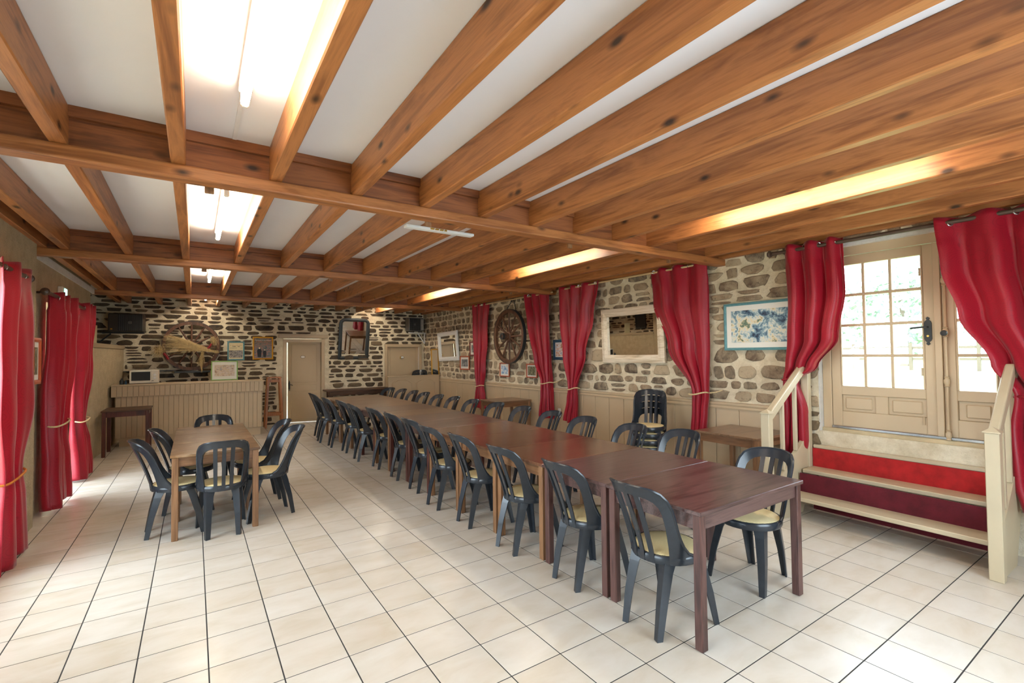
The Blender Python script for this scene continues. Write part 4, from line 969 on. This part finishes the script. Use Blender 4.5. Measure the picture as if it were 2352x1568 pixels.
# ------------------------------------------------------------------ bar counter
bar = thing('bar_counter', 'taupe plank fronted bar counter with overhanging upper band', 'bar', (0, 8.13, 0))
m = MB(); m.bx(-1.315, 1.16, -0.012, 0.62, 1.105, 1.13, 0.005); m.obj('countertop', 'taupe', bar)
m = MB(); m.bx(-1.20, 1.09, 0.11, 0.55, 0.0, 0.165); m.obj('plinth', 'taupe', bar)
m = MB(); m.bx(-1.24, 1.12, 0.075, 0.58, 0.16, 0.93); m.bx(-1.30, 1.13, 0.02, 0.60, 0.915, 1.105); m.obj('carcass', 'taupe_dark', bar)
pwid = 0.0785
mu = MB(); mu.box((0, 0, 0), (pwid - 0.004, 0.016, 0.195), 0.003); mu = mu.mesh('plank'); ml = MB(); ml.box((0, 0, 0), (pwid - 0.004, 0.016, 0.765), 0.003); ml = ml.mesh('plank')
k = 0; x = -1.312
while x < 1.15 - pwid * 0.5:
    inst('plank', mu, 'taupe', bar, (x + pwid / 2, 0.012, 1.008)); x += pwid
x = -1.255
while x < 1.12 - pwid * 0.5:
    inst('plank', ml, 'taupe', bar, (x + pwid / 2, 0.068, 0.545)); x += pwid
# microwave
mw_ = thing('microwave_oven', 'small white microwave oven with dark window on the bar counter', 'microwave', (-0.862, 8.38, 1.13))
m = MB(); m.bx(-0.215, 0.225, 0.0, 0.30, 0.008, 0.255, 0.006); m.obj('body', 'white_plastic', mw_)
m = MB(); m.bx(-0.213, 0.105, -0.012, 0.0, 0.014, 0.250, 0.004); dr = m.obj('door', 'white_plastic', mw_)
m = MB(); m.bx(-0.185, 0.098, -0.016, -0.010, 0.06, 0.225, 0.003); m.obj('window', 'dark_void', dr)
m = MB(); m.bx(0.108, 0.223, -0.010, 0.0, 0.014, 0.250, 0.004); pn = m.obj('control_panel', 'white_plastic', mw_)
for z in (0.165, 0.105):
    m = MB(); m.lathe([(0.0, 0.018), (0.022, 0.018), (0.025, 0.0)], 16, Matrix.Rotation(PI/2, 4, 'X')); m.obj('knob', 'white_paint', pn, (0.165, -0.010, z))
m = MB(); m.box((0.135, -0.011, 0.052), (0.03, 0.002, 0.010)); m.obj('badge', 'black_paint', pn)
# small clutter beside the microwave
m = MB(); m.lathe([(0.0, 0.0), (0.032, 0.0), (0.034, 0.06), (0.02, 0.085), (0.012, 0.09), (0.012, 0.11), (0.0, 0.11)], 14); tag(m.obj('dark_jug', 'black_paint', None, (-1.19, 8.42, 1.13), smooth=True), 'small dark jug beside the microwave on the bar', 'jug')
m = MB(); m.lathe([(0.0, 0.0), (0.018, 0.0), (0.018, 0.05), (0.007, 0.065), (0.007, 0.08), (0.0, 0.08)], 12); tag(m.obj('blue_bottle', 'blue_frame', None, (-1.125, 8.35, 1.13), smooth=True), 'tiny blue bottle beside the microwave on the bar', 'bottle')
# tall stool
sl = thing('tall_stool', 'tall narrow wooden stool between the bar and the ajar door', 'stool', (1.455, 9.20, 0))
m = MB(); m.box((0, 0, 1.135), (0.30, 0.26, 0.03), 0.004); m.obj('seat', 'stool_z', sl)
for sx in (-1, 1):
    for sy in (-1, 1):
        m = MB(); a, b = Vector((sx * 0.12, sy * 0.10, 1.12)), Vector((sx * 0.175, sy * 0.14, 0.0)); d = b - a
        m.add([p + Vector(q) for p in (a, b) for q in ((-.02, -.02, 0), (.02, -.02, 0), (.02, .02, 0), (-.02, .02, 0))], [(0,1,2,3),(4,5,6,7),(0,1,5,4),(1,2,6,5),(2,3,7,6),(3,0,4,7)]); m.obj('leg', 'stool_z', sl)
for z, e in ((1.06, 0.12), (0.30, 0.16)):
    for sy in (-1, 1):
        m = MB(); m.box((0, sy * e * 0.85, z), (2 * e, 0.02, 0.06)); m.obj('stretcher', 'stool_z', sl)
    for sx in (-1, 1):
        m = MB(); m.box((sx * e, 0, z), (0.02, 1.6 * e, 0.05)); m.obj('stretcher', 'stool_z', sl)

# ------------------------------------------------------------------ panelled screen near the far right corner
sc = thing('panelled_screen', 'low taupe screen with two arched panels before the far right door', 'screen', (4.55, 8.38, 0))
m = MB(); m.bx(-0.67, 0.69, 0, 0.03, 0, 1.085, 0.003); m.obj('board', 'taupe', sc)
m = MB(); m.bx(-0.69, 0.70, -0.025, 0.05, 1.085, 1.105, 0.005); m.obj('cap', 'taupe', sc)
for cx in (-0.32, 0.31):
    def arch_o(wd, z0, z1, z2):
        p = [(-wd, z0), (wd, z0), (wd, z1)]
        for k in range(1, 12): a = k / 12; p.append((wd - 2 * wd * a, z1 + (z2 - z1) * (math.sin(PI * a) ** 0.8)))
        return p + [(-wd, z1)]
    m = MB(); m.prism(arch_o(0.235, 0.10, 0.90, 0.99), lambda a, b, d: (a, d, b), -0.016, 0.0); p = m.obj('arched_panel', 'taupe', sc, (cx, 0, 0))
    m = MB(); m.prism(arch_o(0.205, 0.13, 0.875, 0.96), lambda a, b, d: (a, d, b), -0.022, -0.014); m.obj('raised_field', 'taupe', p)
    m = MB(); ol = arch_o(0.255, 0.08, 0.915, 1.01); m.tube([(a, -0.004, b) for a, b in ol], 0.010, 5, closed=True); m.obj('moulding', 'taupe', p)

# ------------------------------------------------------------------ heaters
def heater(label, c, rz, wd, h, body, panel_left, bracket_mat, pw_=0.1):
    t = thing('fan_heater', label, 'heater', c, rz)
    m = MB(); m.box((0, 0.12, 0), (wd, 0.24, h), 0.025, seg=2); m.obj('casing', body, t)
    s_ = -1 if panel_left else 1
    gx0, gx1 = (-wd/2 + 0.02 + (pw_ if panel_left else 0), wd/2 - 0.02 - (0 if panel_left else pw_))
    m = MB(); m.bx(gx0, gx1, -0.004, 0.004, -h/2 + 0.02, h/2 - 0.02); gr = m.obj('grille_opening', 'dark_void', t)
    n = max(3, int((gx1 - gx0) / 0.03))
    mb = MB()
    for k in range(1, n): x = gx0 + (gx1 - gx0) * k / n; mb.bx(x - 0.002, x + 0.002, -0.010, -0.004, -h/2 + 0.02, h/2 - 0.02)
    nz = max(3, int(h / 0.03))
    for k in range(1, nz): z = -h/2 + 0.02 + (h - 0.04) * k / nz; mb.bx(gx0, gx1, -0.008, -0.005, z - 0.0015, z + 0.0015)
    mb.obj('grille', 'heater_grey', gr)
    m = MB(); m.lathe([(0.0, 0.01), (0.03, 0.008), (0.035, 0.0)], 14, Matrix.Translation(((gx0+gx1)/2, -0.008, 0)) @ Matrix.Rotation(PI/2, 4, 'X')); m.obj('fan_hub', 'heater_grey', gr)
    if not panel_left:
        for k in range(9): z = -h/2 + 0.045 + (h - 0.09) * k / 8; m = MB(); m.box((wd/2 - 0.06, -0.003, z), (0.075, 0.008, 0.014)); m.obj('louvre', 'white_plastic', t)
    else:
        m = MB(); m.box((-wd/2 + 0.06, -0.002, -h/2 + 0.05), (0.03, 0.004, 0.022)); m.obj('rating_label', 'gold_frame', t)
    return t
h1 = heater('dark fan heater with side panel on bracket in far left corner', (-1.20, 9.02, 2.32), -0.12, 0.56, 0.36, 'heater_brown', True, 'black_iron', 0.14)
m = MB(); m.box((-0.05, 0.10, -0.20), (0.66, 0.05, 0.03)); m.tube([(-0.25, 0.10, -0.22), (-0.46, 0.10, -0.42)], 0.014, 6); m.obj('bracket', 'black_iron', h1)
h2 = heater('grey fan heater with square grille high in the far right corner', (4.98, 9.24, 2.45), 0.10, 0.46, 0.36, 'heater_grey', False, 'white_paint', 0.11)
m = MB(); m.box((0.0, 0.09, -0.225), (0.40, 0.04, 0.028)); m.box((0.31, 0.09, -0.225), (0.24, 0.03, 0.02)); m.box((0.285, 0.09, -0.37), (0.022, 0.03, 0.30)); m.tube([(0.08, 0.09, -0.23), (0.28, 0.09, -0.51)], 0.017, 6); m.obj('bracket', 'white_paint', h2)

# things on the corner ledge and walls
m = MB(); m.bx(-0.10, 0.10, 0.0, 0.02, 0, 0.34, 0.003); tag(m.obj('cream_board', 'house_cream', None, (-1.62, 8.2, 1.87), (0.08, 0, 0.3)), 'cream board leaning on the corner ledge', 'board')
t = framed('arched_panel_board', 'black arched board leaning in the corner recess above the ledge', 'board', (-1.80, 7.75, 2.30), 0.45, 0.62, 'left', 'black_paint', 0.05, 'black_paint', 0, 0.03, arch=True)
sk = thing('junction_box', 'small grey junction box with cable at the end of the corner ledge', 'socket', (-1.33, 9.42, 1.80))
m = MB(); m.box((0, 0, 0), (0.06, 0.05, 0.09), 0.006); m.obj('box', 'heater_grey', sk); m = MB(); m.tube([(0, 0, 0.045), (-0.05, 0.0, 0.10), (-0.12, 0.02, 0.11)], 0.006, 6); m.obj('cable', 'white_plastic', sk, smooth=True)
sk = thing('wall_socket', 'white plug socket on the panelling beside the red curtain', 'socket', (XW - 0.004, 3.50, 0.62))
m = MB(); m.box((-0.012, 0, 0), (0.024, 0.07, 0.08), 0.006); m.obj('plate', 'white_plastic', sk); m = MB(); m.box((-0.03, 0, -0.01), (0.02, 0.035, 0.035), 0.006); m.obj('plug', 'white_plastic', sk)
ex = thing('emergency_light', 'emergency exit light with green glow above the french window curtain', 'light', (XL2 + 0.002, 4.86, 2.43))
m = MB(); m.box((0.025, 0, 0), (0.05, 0.22, 0.12), 0.008); m.obj('case', 'white_plastic', ex); m = MB(); m.box((0.052, 0.03, 0), (0.008, 0.13, 0.09), 0.003); m.obj('lit_panel', 'exit_glow', ex)

# ------------------------------------------------------------------ outdoors
m = MB(); m.bx(5.72, 80, -60, 60, 0.60, 0.80); tag(m.obj('lawn', 'grass', None), 'bright lawn outside the glazed entrance door', 'lawn')
m = MB(); m.bx(-60, -1.86, -40, 50, -0.14, -0.02); tag(m.obj('terrace', 'sill_paint', None), 'pale terrace ground outside the window wall', 'ground')
fe = thing('paddock_fence', 'wooden paddock fence across the lawn outside the door', 'fence', (24, 0, 0.8))
for k in range(14):
    m = MB(); m.box((0, 0, 0.55), (0.10, 0.10, 1.1)); m.obj('post', 'bark', fe, (0, -12 + 2.0 * k, 0))
for z in (0.45, 0.9):
    m = MB(); m.box((0, 1, z), (0.05, 27, 0.10)); m.obj('rail', 'bark', fe)
def tree(label, x, y, h, r, seed):
    rg = random.Random(seed); t = thing('tree', label, 'tree', (x, y, 0.8), group='trees beyond the lawn')
    m = MB(); m.tube([(0, 0, 0), (0.1, 0, h * 0.4), (0, 0.1, h * 0.8)], [0.22, 0.16, 0.06], 8); m.obj('trunk', 'bark', t)
    m = MB()
    for k in range(1400):
        d = Vector((rg.gauss(0, 1), rg.gauss(0, 1), rg.gauss(0, 1))).normalized() * r * rg.uniform(0.45, 1.0)
        p = Vector((d.x, d.y, max(0.35, h * 0.62 + d.z * 0.8))); s_ = rg.uniform(0.10, 0.24); a = Vector((rg.gauss(0, 1), rg.gauss(0, 1), rg.gauss(0, 1))).normalized(); b = a.orthogonal().normalized(); c = a.cross(b)
        m.add([p - b * s_, p + c * s_ * 0.6, p + b * s_, p - c * s_ * 0.6], [(0, 1, 2, 3)])
    m.obj('foliage', 'leaf', t, recalc=False)
tree('leafy tree beyond the paddock fence, tallest of the group', 30, 6, 4.6, 3.2, 1); tree('round leafy tree beyond the paddock fence', 31, 0, 3.8, 2.6, 2); tree('broad leafy tree near the fence corner', 29, 13, 4.2, 3.0, 3); tree('small leafy tree at the edge of the paddock', 33, -6, 3.6, 2.5, 4)
